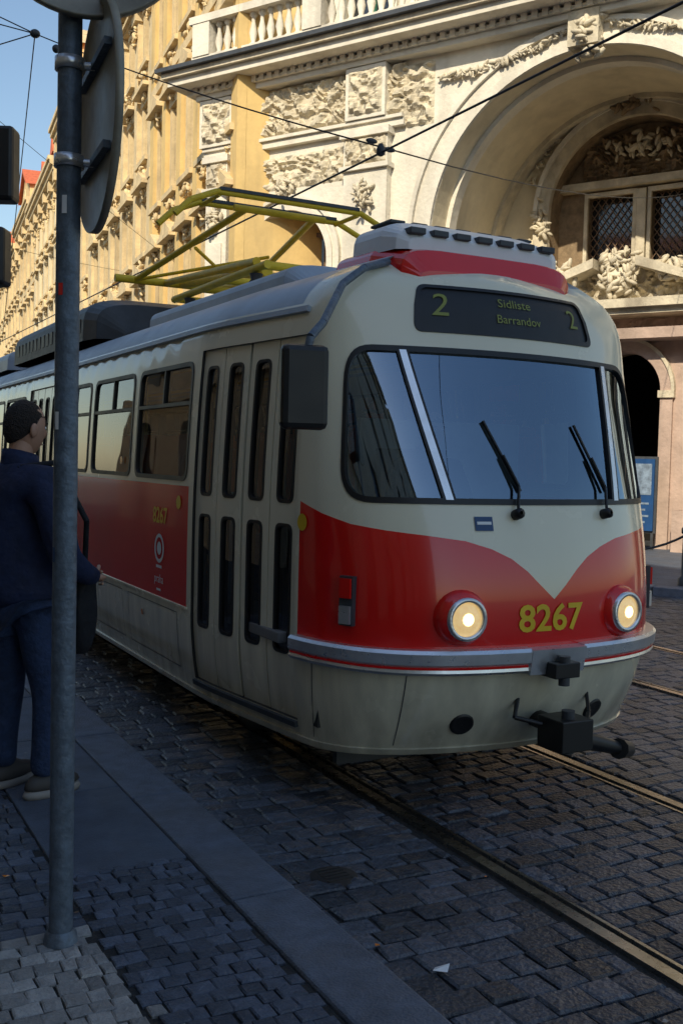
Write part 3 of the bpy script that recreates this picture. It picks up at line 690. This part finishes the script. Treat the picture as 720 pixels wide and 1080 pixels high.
def wraptext(txt,size,p0,q0,mat,name,off=.006,sx=1.0,bold=.0):
    cu=bpy.data.curves.new('t','FONT'); cu.body=txt; cu.size=size; cu.align_x='CENTER'; cu.align_y='CENTER'; cu.resolution_u=3; cu.offset=bold
    to=bpy.data.objects.new('t',cu); scene.collection.objects.link(to); bpy.context.view_layer.update()
    me=bpy.data.meshes.new_from_object(to.evaluated_get(bpy.context.evaluated_depsgraph_get()))
    for v in me.vertices: v.co=S(p0+v.co.x*sx,q0+v.co.y,off)
    bpy.data.objects.remove(to); me.materials.clear(); me.materials.append(M[mat]); me.name=name
    o=bpy.data.objects.new(name,me); scene.collection.objects.link(o); o.parent=tram
wraptext('8267',.19,-.02,1.03,'gold','fleet_number_front',bold=.004,sx=1.08)
wraptext('8267',.15,-p_of_y(2.62),1.41,'gold','fleet_number_side',bold=.003)
wraptext('praha',.085,-p_of_y(2.62),.98,'white','operator_lettering')
wraptext('2',.20,-.48,2.655,'amber','route_number',.002,1.2)
wraptext('Sidliste',.08,.02,2.70,'amber','destination_top',.002,1.1); wraptext('Barrandov',.07,.04,2.60,'amber','destination_bottom',.002,1.1)
wraptext('2',.17,.5,2.65,'amber','route_number_right',.002)
mb=MB()
def pring(pc,qc,r0,r1,m,n_=24,off=.006):
    vs=[]
    for i in range(n_):
        t=2*math.pi*i/n_; vs+=[S(pc+r0*math.cos(t),qc+r0*math.sin(t),off),S(pc+r1*math.cos(t),qc+r1*math.sin(t),off)]
    mb.add(vs,[(2*i,2*i+1,(2*i+3)%(2*n_),(2*i+2)%(2*n_)) for i in range(n_)],m)
pc=-p_of_y(2.62); pring(pc,1.19,.075,.10,'white'); pring(pc,1.19,.0,.045,'white')
def ppatch(a,b,c,d,m,off=.006):
    nn=max(1,int((d-c)/.1)); vs=[]
    for k in range(nn+1): vs+=[S(a,c+(d-c)*k/nn,off),S(b,c+(d-c)*k/nn,off)]
    mb.add(vs,[(2*k,2*k+1,2*k+3,2*k+2) for k in range(nn)],m)
ppatch(pc-.06,pc+.06,1.055,1.075,'white'); ppatch(pc-.045,pc+.045,.90,.915,'white')
ppatch(-.44,-.34,1.48,1.55,'blue'); ppatch(-.43,-.35,1.51,1.525,'white',.009)
pring(-p_of_y(3.6),1.78,.0,.03,'orange')
for y in(3.0,4.3): pring(-p_of_y(y),.70,.0,.022,'orange')
pring(-p_of_y(2.25),1.52,.0,.045,'gold'); pring(-p_of_y(.72),1.49,0,.045,'gold')
mb.obj('decals',tram,recalc=False)
mb=MB()
def strip(p0,p1,prf,m,n_=40):
    vs=[];k=len(prf)
    for i in range(n_+1):
        p=p0+(p1-p0)*i/n_
        for q,o in prf: vs.append(S(p,q,o))
    fs=[(i*k+j,i*k+(j+1)%k,(i+1)*k+(j+1)%k,(i+1)*k+j) for i in range(n_) for j in range(k)]
    fs+=[tuple(range(k)),tuple(n_*k+j for j in range(k))]; mb.add(vs,fs,m)
for a,b in((-1.50,-.17),(.17,1.50)):
    strip(a,b,[(.775,-.02),(.775,.045),(.79,.055),(.805,.048),(.815,.048),(.83,.06),(.88,.06),(.895,.045),(.895,-.02)],'chrome')
    strip(a+.01,b-.01,[(.805,.046),(.805,.053),(.816,.053),(.816,.046)],'red')
strip(-.17,.17,[(.77,-.02),(.77,.065),(.89,.065),(.89,-.02)],'chrome',8)
strip(-PM+.5,PM-.5,[(.31,-.06),(.31,.006),(.34,.010),(.34,-.06)],'cream',260)
for s_ in(-1,1):
    a,b=sorted((s_*p_of_y(.8),s_*(PM-.4))); strip(a,b,[(2.60,-.01),(2.60,.02),(2.63,.022),(2.63,-.01)],'roof',200)
strip(-dA+.0,-dB-.0,[(.385,.001),(.385,.02),(.415,.02),(.415,.001)],'dark',20)
strip(-PM+1,-dA-.06,[(.845,.0),(.845,.008),(.858,.008),(.858,0)],'cream',120)
mb.obj('bumper_and_trim',tram,recalc=True)
mb=MB()
for y in(2.25,3.5,4.75,7.5,8.8,10.0):
    a,b=-p_of_y(y+1.1),-p_of_y(y)
    for (a0,b0,c0,d0) in((a,b,.80,.806),(a,b,.44,.446),(a,a+.007,.44,.806),(b-.007,b,.44,.806)): ppatch(a0,b0,c0,d0,'dark',.003)
ppatch(-1.364,-1.358,.36,.77,'dark',.003); ppatch(1.1,1.106,.36,.77,'dark',.003); ppatch(-.8,-.795,.36,.77,'dark',.003)
mb.obj('panel_joints',tram,recalc=False)
mb=MB()
for s_,pc_,qc_ in((-1,-.54,1.05),(1,.50,1.04)):
    c=S(pc_,qc_); nrm=SN(pc_,qc_); ax=(nrm*.5+Vector((0,-1,0))*.8).normalized()
    mb.lathe(c,[(.145,-.06),(.14,.01),(.125,.04),(.105,.05)],28,'red',ax); mb.lathe(c,[(.108,.04),(.108,.066),(.088,.07),(.085,.045)],28,'chrome',ax)
    mb.lathe(c,[(.086,.047),(.07,.06),(.04,.068),(.001,.071)],24,'lens',ax); mb.lathe(c,[(.032,.07),(.02,.074),(.001,.076)],12,'bulb',ax)
    c2=S(s_*1.12,1.12); n2=SN(s_*1.12,1.12); t=n2.cross(Vector((0,0,1))).normalized(); up=Vector((0,0,1))
    def T2(u,n_,z): return c2+t*u+n2*n_+up*z
    mb.box(-.04,.04,-.03,.03,-.13,.12,'dark',T2); mb.box(-.032,.032,.03,.045,.01,.11,'red',T2); mb.box(-.032,.032,.03,.045,-.12,-.03,'chrome',T2)
    c=S(s_*.45,.48); nn=SN(s_*.45,.48); mb.lathe(c,[(.001,.008),(.05,.008),(.062,.012),(.068,-.01)],18,'black',nn)
mb.obj('headlights_and_indicators',tram)
mb=MB()
for a in(-.2,.42):
    p0=S(a,1.56,.03); mb.tube([p0,S(a+.03,1.70,.025),S(a-.03,1.86,.018)],.009,6,'black')
    mb.tube([S(a+.05-.16*t/6,1.68+.36*t/6,.004) for t in range(7)],.009,6,'black'); mb.lathe(p0,[(.028,-.03),(.028,.02),(.01,.03)],10,'black',SN(a,1.57))
mb.obj('wipers',tram)
mb=MB(); mc=Vector((TX-1.33,TY+.28,2.16)); d1=(A*.95+F*.3).normalized(); d2=Vector((-d1.y,d1.x,0))
def T3(u,n_,z): return mc+d1*u+d2*n_+Vector((0,0,z))
mb.box(-.115,.115,-.045,.045,-.2,.2,'black',T3)
mb.obj('mirror_housing',tram,.03)
mb=MB(); mb.box(-.09,.09,.0455,.048,-.17,.17,'chrome',T3)
mb.tube([S(-1.0,3.05,.02),S(-1.12,2.86,.05),S(-1.2,2.7,.09),mc+Vector((.12,.05,.32)),mc+Vector((.03,0,.24)),mc+Vector((0,0,.1))],.021,8,'pole')
mb.obj('mirror_arm',tram)
mb=MB()
def loft(secs,m,n_=16,xo=0):
    vs=[]
    for (y,w_,z0,z1) in secs:
        for i in range(n_+1):
            t=math.pi*i/n_; vs.append((TX+xo+w_*math.copysign(abs(math.cos(t))**.35,math.cos(t)),TY+y,z0+(z1-z0)*abs(math.sin(t))**.45))
    k=n_+1; fs=[(j*k+i,j*k+i+1,(j+1)*k+i+1,(j+1)*k+i) for j in range(len(secs)-1) for i in range(n_)]
    fs+=[tuple(range(k)),tuple((len(secs)-1)*k+i for i in range(k))]; mb.add(vs,fs,m,False)
loft([(.60,.50,2.78,2.86),(.66,.58,2.78,2.98),(.95,.62,2.82,3.05),(1.35,.62,2.85,3.05)],'red')
loft([(.72,.50,2.98,3.06),(.76,.56,2.98,3.11),(.9,.58,2.98,3.17),(1.2,.58,2.98,3.18),(1.28,.54,2.98,3.08)],'white')
for i in range(7):
    x=-.45+.15*i; mb.box(TX+x-.05,TX+x+.05,TY+.70,TY+.86,3.065,3.10,'dark')
    mb.box(TX+x-.05,TX+x+.05,TY+.92,TY+1.15,3.165,3.182,'dark')
loft([(1.8,.6,2.9,2.95),(1.9,.7,2.9,3.08),(4.6,.72,2.9,3.09),(4.7,.65,2.9,2.95)],'roof')
loft([(5.4,.7,2.9,3.0),(5.5,.95,2.9,3.25),(5.8,1.0,2.9,3.33),(9.2,1.0,2.9,3.33),(9.4,.9,2.9,3.0)],'dark')
loft([(9.8,.7,2.9,3.0),(9.95,.95,2.9,3.2),(12.8,.95,2.9,3.2),(12.9,.9,2.9,3.0)],'roof')
for i in range(16): mb.box(TX-1.0,TX-.985,TY+5.9+.2*i,TY+6.0+.2*i,2.98,3.12,'black')
mb.obj('roof_equipment',tram,.012)
mb=MB(); X=TX
for x in(-.5,.5):
    for y in(6.9,8.3): mb.lathe((X+x,y,2.95),[(.05,0),(.07,.05),(.04,.08),(.07,.12),(.04,.16),(.05,.2)],10,'dark')
    mb.tube([(X+x,6.7,3.19),(X+x,8.7,3.19)],.032,8,'panto'); mb.tube([(X+x,6.9,3.24),(X+x*.5,9.7,3.5)],.032,8,'panto')
for y in(6.75,7.5,8.0,8.65): mb.tube([(X-.5,y,3.19),(X+.5,y,3.19)],.032,8,'panto')
mb.tube([(X-.15,7.5,3.3),(X-.1,9.6,3.5)],.05,8,'panto'); mb.tube([(X-.75,9.7,3.5),(X+.55,9.7,3.5)],.038,8,'panto')
for x in(-1,1):
    mb.tube([(X+x*.55,9.7,3.5),(X+x*.3,7.6,3.78)],.028,8,'panto'); mb.tube([(X+x*.55,9.7,3.5),(X-x*.35,8.6,3.64)],.016,6,'panto')
    mb.tube([(X+x*.45,7.3,3.25),(X+x*.1,8.6,3.48)],.02,6,'panto')
mb.tube([(X-.4,7.6,3.78),(X+.4,7.6,3.78)],.028,8,'panto')
for y in(7.40,7.80):
    mb.tube([(X-.95,y,3.62),(X-.83,y,3.74),(X-.62,y,3.83),(X+.62,y,3.83),(X+.83,y,3.74),(X+.95,y,3.62)],.024,8,'panto')
    mb.box(X-.6,X+.6,y-.03,y+.03,3.84,3.865,'dark')
for x in(-.6,.6): mb.tube([(X+x,7.4,3.81),(X+x,7.8,3.81)],.018,6,'panto')
mb.obj('pantograph',tram)
mb=MB()
mb.box(TX-1.15,TX+1.15,TY+.9,TY+13.4,.82,.88,'floor'); mb.box(TX-.9,TX+.9,TY+.45,TY+.9,.82,.88,'floor')
mb.box(TX-.85,TX+.85,TY+.46,TY+.75,1.25,1.52,'dark'); mb.box(TX-.3,TX+.35,TY+.5,TY+.85,1.5,1.6,'black')
mb.box(TX-.2,TX+1.1,TY+1.75,TY+1.8,.88,2.1,'intw'); mb.box(TX-1.1,TX-.9,TY+1.98,TY+2.02,.88,1.6,'intw')
def seat(x,y):
    mb.box(x-.21,x+.21,y-.2,y+.22,1.28,1.33,'seat'); mb.box(x-.21,x+.21,y+.2,y+.25,1.3,1.98,'seat'); mb.cyl((x,y,.88),(x,y,1.28),.03,None,8,'dark')
for k in range(13):
    y=TY+2.6+.8*k
    if not(TY+5.7<y<TY+7.3): seat(TX-.85,y)
    seat(TX+.85,y); seat(TX+.42,y)
for k in range(8):
    mb.cyl((TX-.55,TY+2.2+1.5*k,.88),(TX-.55,TY+2.2+1.5*k,2.85),.017,None,8,'gold')
mb.tube([(TX-.5,TY+2.1,2.55),(TX-.5,TY+13,2.55)],.016,6,'gold'); mb.tube([(TX+.4,TY+2.1,2.55),(TX+.4,TY+13,2.55)],.016,6,'gold')
mb.box(TX-.27,TX+.22,TY+1.35,TY+1.42,1.2,1.9,'black'); mb.box(TX-.25,TX+.2,TY+.95,TY+1.4,1.15,1.25,'black')
mb.obj('interior',tram,.01)
mb=MB(); mb.box(TX-1.05,TX+1.05,TY+.6,TY+13.3,.42,.8,'black')
for yb in(3.1,10.4):
    for dy in(-.95,.95):
        for x in(-.7175,.7175):
            mb.lathe((TX+x,TY+yb+dy,.35),[(.0,-.05),(.30,-.05),(.35,-.05),(.35,.03),(.37,.05),(.37,.065),(.3,.07),(0,.07)],28,'dark',Vector((-math.copysign(1,x),0,0)))
        mb.cyl((TX-.7,TY+yb+dy,.35),(TX+.7,TY+yb+dy,.35),.06,None,10,'dark')
    for x in(-.95,.95): mb.box(TX+x-.06,TX+x+.06,TY+yb-1.3,TY+yb+1.3,.28,.42,'dark')
mb.box(TX-.85,TX+.85,TY+.75,TY+.8,.16,.4,'dark')
mb.obj('underframe_and_bogies',tram)
mb=MB(); mb.cyl((TX,TY+.7,.5),(TX+.02,TY-.02,.47),.05,None,10,'black'); mb.box(TX-.09,TX+.11,TY-.2,TY+.0,.38,.54,'black')
mb.cyl((TX+.0,TY-.13,.36),(TX+.0,TY-.13,.58),.035,None,10,'dark'); mb.cyl((TX+.08,TY-.1,.42),(TX+.40,TY-.10,.33),.05,.035,10,'black'); mb.cyl((TX+.36,TY-.12,.34),(TX+.50,TY-.04,.30),.055,.045,10,'black')
mb.tube([(TX-.1,TY-.05,.50),(TX-.22,TY+.02,.53),(TX-.14,TY+.1,.62)],.014,6,'black')
mb.tube([(TX+.1,TY-.05,.50),(TX+.2,TY-.05,.44),(TX+.3,TY+.05,.50),(TX+.34,TY+.12,.6)],.012,6,'black')
mb.box(TX-.08,TX+.08,TY-.12,TY+.02,.74,.82,'black'); mb.cyl((TX,TY-.09,.70),(TX,TY-.09,.85),.03,None,10,'dark')
mb.obj('coupler',tram,.02)

# ------------------------------------------------------------------ wires
mb=MB()
def sagwire(p,q,s_,r=.008):
    p,q=Vector(p),Vector(q); mb.tube([p.lerp(q,k/10)-Vector((0,0,s_*(1-(2*k/10-1)**2))) for k in range(11)],r,5,'wire')
sagwire((3.5,-20,3.9),(3.5,6.07,3.89),.0); sagwire((3.5,6.07,3.89),(3.5,30,3.9),0.0); sagwire((3.5,30,3.9),(2.5,70,4.1),0)
mb.obj('tram_contact_wire')
mb=MB(); nA=Vector((2.06,10.2,5.8))
sagwire((3.5,6.07,3.93),nA,.05,.006); sagwire((3.5,6.07,3.93),(14.6,13.9,6.9),.2,.006); sagwire(nA,(-4.2,14.4,8.0),.05,.006); sagwire(nA,(-4.2,20,5.5),.05,.006); sagwire(nA,(3.5,20,4.0),.02,.006); sagwire(nA,(-4.2,12,8.6),.1,.006)
sagwire((-4.2,11,9.5),(10.5,30,7.5),.2,.006); sagwire((-4.2,22,7.5),(12,40,9),.3,.007)
mb.lathe((3.5,6.07,3.9),[(.015,-.03),(.03,-.02),(.03,.02),(.015,.05)],8,'dark')
for k in(-.10,.10): mb.ell((3.5+k,6.07+k*.5,3.94),(.045,.018,.018),'dark')
mb.ell(nA,(.05,.05,.04),'dark'); mb.ell(nA+Vector((.2,0,-.1)),(.04,.04,.04),'dark'); mb.obj('span_wires')

# ------------------------------------------------------------------ sign post
PX,PY=.828,3.53
post=empty('sign_post')
mb=MB(); mb.cyl((PX,PY,.10),(PX+.0,PY,4.6),.041,.039,24,'pole'); mb.lathe((PX,PY,.115),[(.06,0),(.055,.03),(.043,.045)],20,'pole')
mb.obj('pole',post)
a0=math.radians(-13.5); vd=(F*math.cos(a0)+A*math.sin(a0)); vr=(A*math.cos(a0)-F*math.sin(a0))
mb=MB()
for k,(z,hh,cc) in enumerate(((2.62,.06,'white'),(2.35,.04,'red'),(1.9,.06,'white'),(1.45,.05,'blue'))):
    vs=[]
    for j in range(5):
        t=-.5+j*.2-.25*k; dr=(-vd)*math.cos(t)+vr*math.sin(t); vs+=[Vector((PX,PY,z))+dr*.0418,Vector((PX,PY,z+hh))+dr*.0418]
    mb.add(vs,[(2*j,2*j+2,2*j+3,2*j+1) for j in range(2)],cc,True)
mb.obj('stickers',post)
nrm=(vr*math.sin(math.radians(80))+vd*math.cos(math.radians(80))).normalized(); tn=Vector((-nrm.y,nrm.x,0))
sc=Vector((PX,PY,2.95))+vr*.10
mb=MB()
mb.lathe(sc,[(.0,-.008),(.355,-.008),(.37,-.020),(.376,-.020),(.376,.006),(.36,.008),(0,.008)],56,'signback',nrm)
for dz in(-.15,.17):
    mb.box(-.25,.25,-.012,.012,-.012,.012,'pole',lambda u,n_,z:sc-nrm*.022+tn*u+nrm*n_+Vector((0,0,z+dz)))
    mb.lathe((PX,PY,2.95+dz-.02),[(.042,0),(.05,0),(.05,.04),(.042,.04)],20,'chrome')
    mb.cyl(Vector((PX,PY,2.95+dz)),sc-nrm*.02+Vector((0,0,dz)),.014,None,8,'chrome')
mb.obj('round_sign_back',post)
mb=MB(); c2=Vector((PX,PY,3.61))+vr*.05-vd*.07
mb.lathe(c2,[(.0,-.006),(.34,-.006),(.352,-.02),(.36,-.02),(.36,.01),(0,.012)],56,'signback',vd)
mb.box(-.2,.2,-.03,-.01,-.015,.015,'pole',lambda u,n_,z:c2+vr*u+vd*(n_+.06)+Vector((0,0,z)))
mb.obj('upper_round_sign',post)
mb=MB(); tl=A*(-2.72)+F*8.0
def T4(u,n_,z): return tl+A*u-F*n_+Vector((0,0,z))
mb.cyl(tl+A*-.35+Vector((0,0,0.1)),tl+A*-.35+Vector((0,0,4.9)),.06,.05,14,'pole'); tlo=empty('traffic_light'); mb.obj('mast',tlo)
for z0,z1,du in((3.74,4.30,0),(3.10,3.54,-.06)):
    mb=MB(); mb.box(-.16+du,.16+du,-.1,.1,z0,z1,'black',T4); mb.box(-.33,-.14+du,-.03,.03,(z0+z1)/2-.03,(z0+z1)/2+.03,'black',T4)
    mb.obj('signal_head',tlo,.06)
    mb=MB()
    for k in range(2): mb.lathe(tuple(T4(du,-.1,z0+(z1-z0)*(.28+.44*k))),[(.0,.02),(.09,.02),(.1,.14),(.105,.14),(.105,0)],18,'dark',F)
    mb.obj('signal_hood',tlo)
mb=MB(); mb.lathe((2.09,3.87,-.004),[(.0,.012),(.085,.012),(.09,.006),(.105,.006),(.11,-.02)],24,'rust')
for k in range(-2,3): mb.box(2.09-.06,2.09+.06,3.87+k*.03-.006,3.87+k*.03+.006,.008,.012,'rust')
mb.obj('valve_cover')
mb=MB(); mb.add([(2.0,2.95,.02),(2.05,2.93,.012),(2.08,2.96,.025),(2.03,2.98,.012)],[(0,1,2),(0,2,3)],'white'); mb.obj('paper_scrap')
mb=MB()
for _ in range(60):
    x=random.choice((random.uniform(-.3,1.45),random.uniform(1.8,2.7),random.uniform(2.9,4.1))); y=random.uniform(2.2,8); z=.122 if x<1.7 else .006
    s_=random.uniform(.006,.014); t=random.uniform(0,6); mb.add([(x+s_*math.cos(t+k*1.57)*(1+.5*(k%2)),y+s_*math.sin(t+k*1.57),z+.003*(k%2)) for k in range(4)],[(0,1,2,3)],random.choice(('frame','mosl','orange','rust')))
mb.obj('street_litter')

# ------------------------------------------------------------------ people
def skinobj(name,verts,edges,rad,mat,parent,MW,lev=2):
    me=bpy.data.meshes.new(name); me.from_pydata([MW@Vector(v) for v in verts],edges,[]); me.materials.append(M[mat])
    o=bpy.data.objects.new(name,me); scene.collection.objects.link(o); o.parent=parent
    mo=o.modifiers.new('skin','SKIN'); mo.use_smooth_shade=True
    sv_=me.skin_vertices[0].data
    for i,r in enumerate(rad): sv_[i].radius=r if isinstance(r,tuple) else (r,r); sv_[i].use_root=(i==0)
    sb=o.modifiers.new('sub','SUBSURF'); sb.levels=lev; sb.render_levels=lev
    return o
def man(name,loc,head,h=1.85,headturn=0,sit=False,parent=None,jm='navy',bag=True,hairm='hair'):
    e=empty(name); k=h/1.83
    if parent: e.parent=parent
    MW=Matrix.Translation(loc)@Matrix.Rotation(head,4,'Z')@Matrix.Scale(k,4)
    bk=1.0 if sit else 1.15
    if sit: la=[(-.245,-.0,1.30),(-.265,.03,1.12),(-.20,.20,1.08),(-.16,.28,1.09)]; ra=[(-a,b,c) for a,b,c in la]
    else: la=[(-.265,-.05,1.30),(-.30,-.06,1.14),(-.265,.05,.97),(-.245,.09,.93)]; ra=[(.265,-.04,1.30),(.30,-.02,1.12),(.25,.17,1.02),(.21,.25,1.01)]
    skinobj('jacket',[(0,0,.84),(0,0,1.0),(0,-.01,1.16),(0,-.015,1.33),(0,-.03,1.46),(0,-.02,1.53),
      (-.18,-.03,1.45)]+la+[(.18,-.03,1.45)]+ra,
      [(0,1),(1,2),(2,3),(3,4),(4,5),(4,6),(6,7),(7,8),(8,9),(9,10),(4,11),(11,12),(12,13),(13,14),(14,15)],
      [(.2*bk,.155*bk),(.195*bk,.15*bk),(.2*bk,.145*bk),(.21*bk,.15*bk),(.15,.11),(.085,.085),.09*bk,.078*bk,.072*bk,.056,.048,.09*bk,.078*bk,.072*bk,.056,.048],jm,e,MW)
    if sit: lv=[(0,0,.93),(-.095,.05,.90),(-.11,.3,.90),(-.115,.42,.88),(-.12,.42,.65),(-.12,.42,.49),(.095,.05,.90),(.11,.3,.90),(.115,.42,.88),(.12,.42,.65),(.12,.42,.49)]
    else: lv=[(0,0,.93),(-.095,0,.84),(-.11,.01,.62),(-.115,.02,.48),(-.12,-.005,.26),(-.12,-.01,.085),(.095,0,.84),(.115,.02,.62),(.13,.045,.48),(.145,.02,.26),(.15,.0,.085)]
    skinobj('trousers',lv,[(0,1),(1,2),(2,3),(3,4),(4,5),(0,6),(6,7),(7,8),(8,9),(9,10)],[(.17,.13),.11,.096,.08,.072,.068,.11,.096,.08,.072,.068],'denim',e,MW)
    T=lambda x,y,z:MW@Vector((x,y,z))
    mb=MB()
    for x,yo,rz in((-.12,0,.12),(.15,.0,-.15)):
        R3=Matrix.Rotation(rz,3,'Z'); zo=0
        if sit: yo=.42; zo=.40
        def sh(v):
            v=v.copy()
            if v.z<0: v.z*=.35
            if v.y>0: v.z*=.72
            return v
        mb.ell((x,yo+.055,.05+zo),(.05,.145,.075),'shoe',16,10,R3,T,sh)
        def so_(v): v=v.copy(); v.z=max(-.018,min(.018,v.z*3)); return v
        mb.ell((x,yo+.055,.018+zo),(.054,.152,.02),'sole',16,8,R3,T,so_)
    mb.obj('shoes',e)
    HW=MW@Matrix.Translation((0,.01,1.70))@Matrix.Rotation(headturn,4,'Z')@Matrix.Rotation(math.radians(-4),4,'X')
    TH_=lambda x,y,z:HW@Vector((x,y,z))
    def hd(v):
        v=v.copy(); x,y,z=v
        if z<0: v.x*=1-.28*(-z/.125)**1.3
        if z<-.02 and y<0: v.y*=1-.45*min(1,(-z-.02)/.09)
        if z<-.04 and y>0: v.y*=1.0+.04
        if y>.05: v.y=.05+(y-.05)*.78
        if y>0:
            g=math.exp(-((x/.014)**2))*math.exp(-(((z+.018)/.026)**2)); v.y+=.026*g
            v.y-=.010*math.exp(-(((abs(x)-.032)/.016)**2))*math.exp(-(((z-.008)/.014)**2))
            v.y+=.006*math.exp(-((x/.03)**2))*math.exp(-(((z+.068)/.01)**2))
            v.y+=.007*math.exp(-((x/.03)**2))*math.exp(-(((z+.105)/.016)**2))
        return v
    mb=MB(); mb.ell((0,0,0),(.078,.1,.125),'skin',40,30,None,TH_,hd)
    for s_ in(-1,1):
        mb.ell((s_*.083,-.008,-.012),(.012,.022,.033),'skin',12,8,Matrix.Rotation(s_*.3,3,'Z'),TH_); mb.ell((s_*.032,.073,.008),(.014,.010,.009),'white',10,8,None,TH_); mb.ell((s_*.032,.081,.008),(.006,.004,.006),'hair',8,6,None,TH_)
        mb.ell((s_*.033,.082,.029),(.02,.006,.004),'hair',8,6,None,TH_)
    mb.ell((0,.086,-.068),(.024,.006,.004),'pink',10,6,None,TH_)
    mb.cyl(TH_(0,-.02,-.06),T(0,-.025,1.50),.056,.064,18,'skin')
    mb.obj('head',e)
    mb=MB()
    def hr(v):
        v=v.copy(); d=v.normalized(); v*=1+.03*noise.noise(d*6)+.02*noise.noise(d*24)
        y=v.y; lim=.05 if y>.04 else (.05-.075*(.04-y)/.05 if y>-.01 else (-.025-.06*min(1,(-.01-y)/.06)))
        lim+=.006*noise.noise(d*18)
        if v.z<lim:
            f=max(.86,1-(lim-v.z)*1.2); v.z=lim-.003; v.x*=f; v.y*=f
        return v
    mb.ell((0,-.010,.008),(.080,.101,.121),hairm,56,44,None,TH_,hr); mb.obj('hair',e)
    mb=MB()
    vs=[];n_=20
    for j,(r,z) in enumerate([(.088,1.49),(.083,1.55),(.079,1.585),(.074,1.57)]):
        for i in range(n_): t=2*math.pi*i/n_; vs.append(T(r*math.cos(t),-.02+r*1.05*math.sin(t),z-.02*math.sin(t)))
    mb.add(vs,[(j*n_+i,j*n_+(i+1)%n_,(j+1)*n_+(i+1)%n_,(j+1)*n_+i) for j in range(3) for i in range(n_)],jm,True); mb.obj('collar',e)
    hl=((-1,(-.245,.10,.92),(.05,.45,-.9)),(1,(.205,.26,1.005),(-.45,.85,-.15))) if not sit else ((-1,(-.155,.285,1.09),(.2,.9,-.1)),(1,(.155,.285,1.09),(-.2,.9,-.1)))
    for s_,w_,dr in hl:
        d=Vector(dr).normalized(); side=d.cross(Vector((s_,0,.2))).normalized(); nn=d.cross(side).normalized(); w0=Vector(w_)
        V=[w0,w0+d*.045,w0+d*.085]; skinobj('palm',V,[(0,1),(1,2)],[(.022,.024),(.036,.017),(.038,.015)],'skin',e,MW)
        for i in range(4):
            o=(i-1.5)*.019; ln=(.068,.078,.073,.056)[i]; b0=w0+d*.078+side*o
            b1=b0+d*ln*.45+nn*.006*s_; b2=b1+(d*.75+nn*.65*s_).normalized()*ln*.32; b3=b2+(d*.35+nn*.94*s_).normalized()*ln*.26
            skinobj('finger_%d'%i,[b0,b1,b2,b3],[(0,1),(1,2),(2,3)],[.0095,.009,.008,.0068],'skin',e,MW,1)
        b0=w0+d*.03-side*.028; b1=b0+(d*.6-side*.7).normalized()*.035; b2=b1+(d*.9+nn*.3*s_).normalized()*.03
        skinobj('thumb',[b0,b1,b2],[(0,1),(1,2)],[.012,.0105,.008],'skin',e,MW,1)
    if bag:
        mb=MB()
        def bg(v):
            v=v.copy()
            for c_,lim in((0,.12),(1,.06),(2,.22)): v[c_]=max(-lim,min(lim,v[c_]))
            v.x*=1+.08*noise.noise(v*9); v.y*=1+.15*noise.noise(v*7+Vector((3,0,0)))
            return v
        mb.ell((.06,.245,.85),(.16,.085,.27),'blk',32,24,None,T,bg)
        mb.tube([T(*v) for v in((.02,.25,1.05),(.10,.27,1.10),(.14,.27,1.04))],.012,8,'blk')
        mb.tube([T(*v) for v in((.17,.22,1.02),(.29,.12,1.28),(.20,.02,1.545),(.10,-.10,1.52),(-.10,-.20,1.25),(-.20,-.18,1.05))],.014,8,'blk'); mb.obj('shoulder_bag',e)
    return e
man('standing_man',Vector((1.02,5.22,.12)),math.radians(-62),1.96,math.radians(-8))
man('tram_driver',Vector((TX-.02,TY+1.18,.36)),math.radians(180),1.78,0,True,None,'blk',False)
man('seated_passenger',Vector((TX-.85,TY+2.6,.44)),math.radians(180),1.72,.3,True,None,'seat',False)
man('seated_passenger',Vector((TX-.85,TY+5.0,.44)),math.radians(180),1.75,-.4,True,None,'blk',False)
man('seated_passenger',Vector((TX+.42,TY+3.4,.44)),math.radians(180),1.72,.2,True,None,'blue',False)
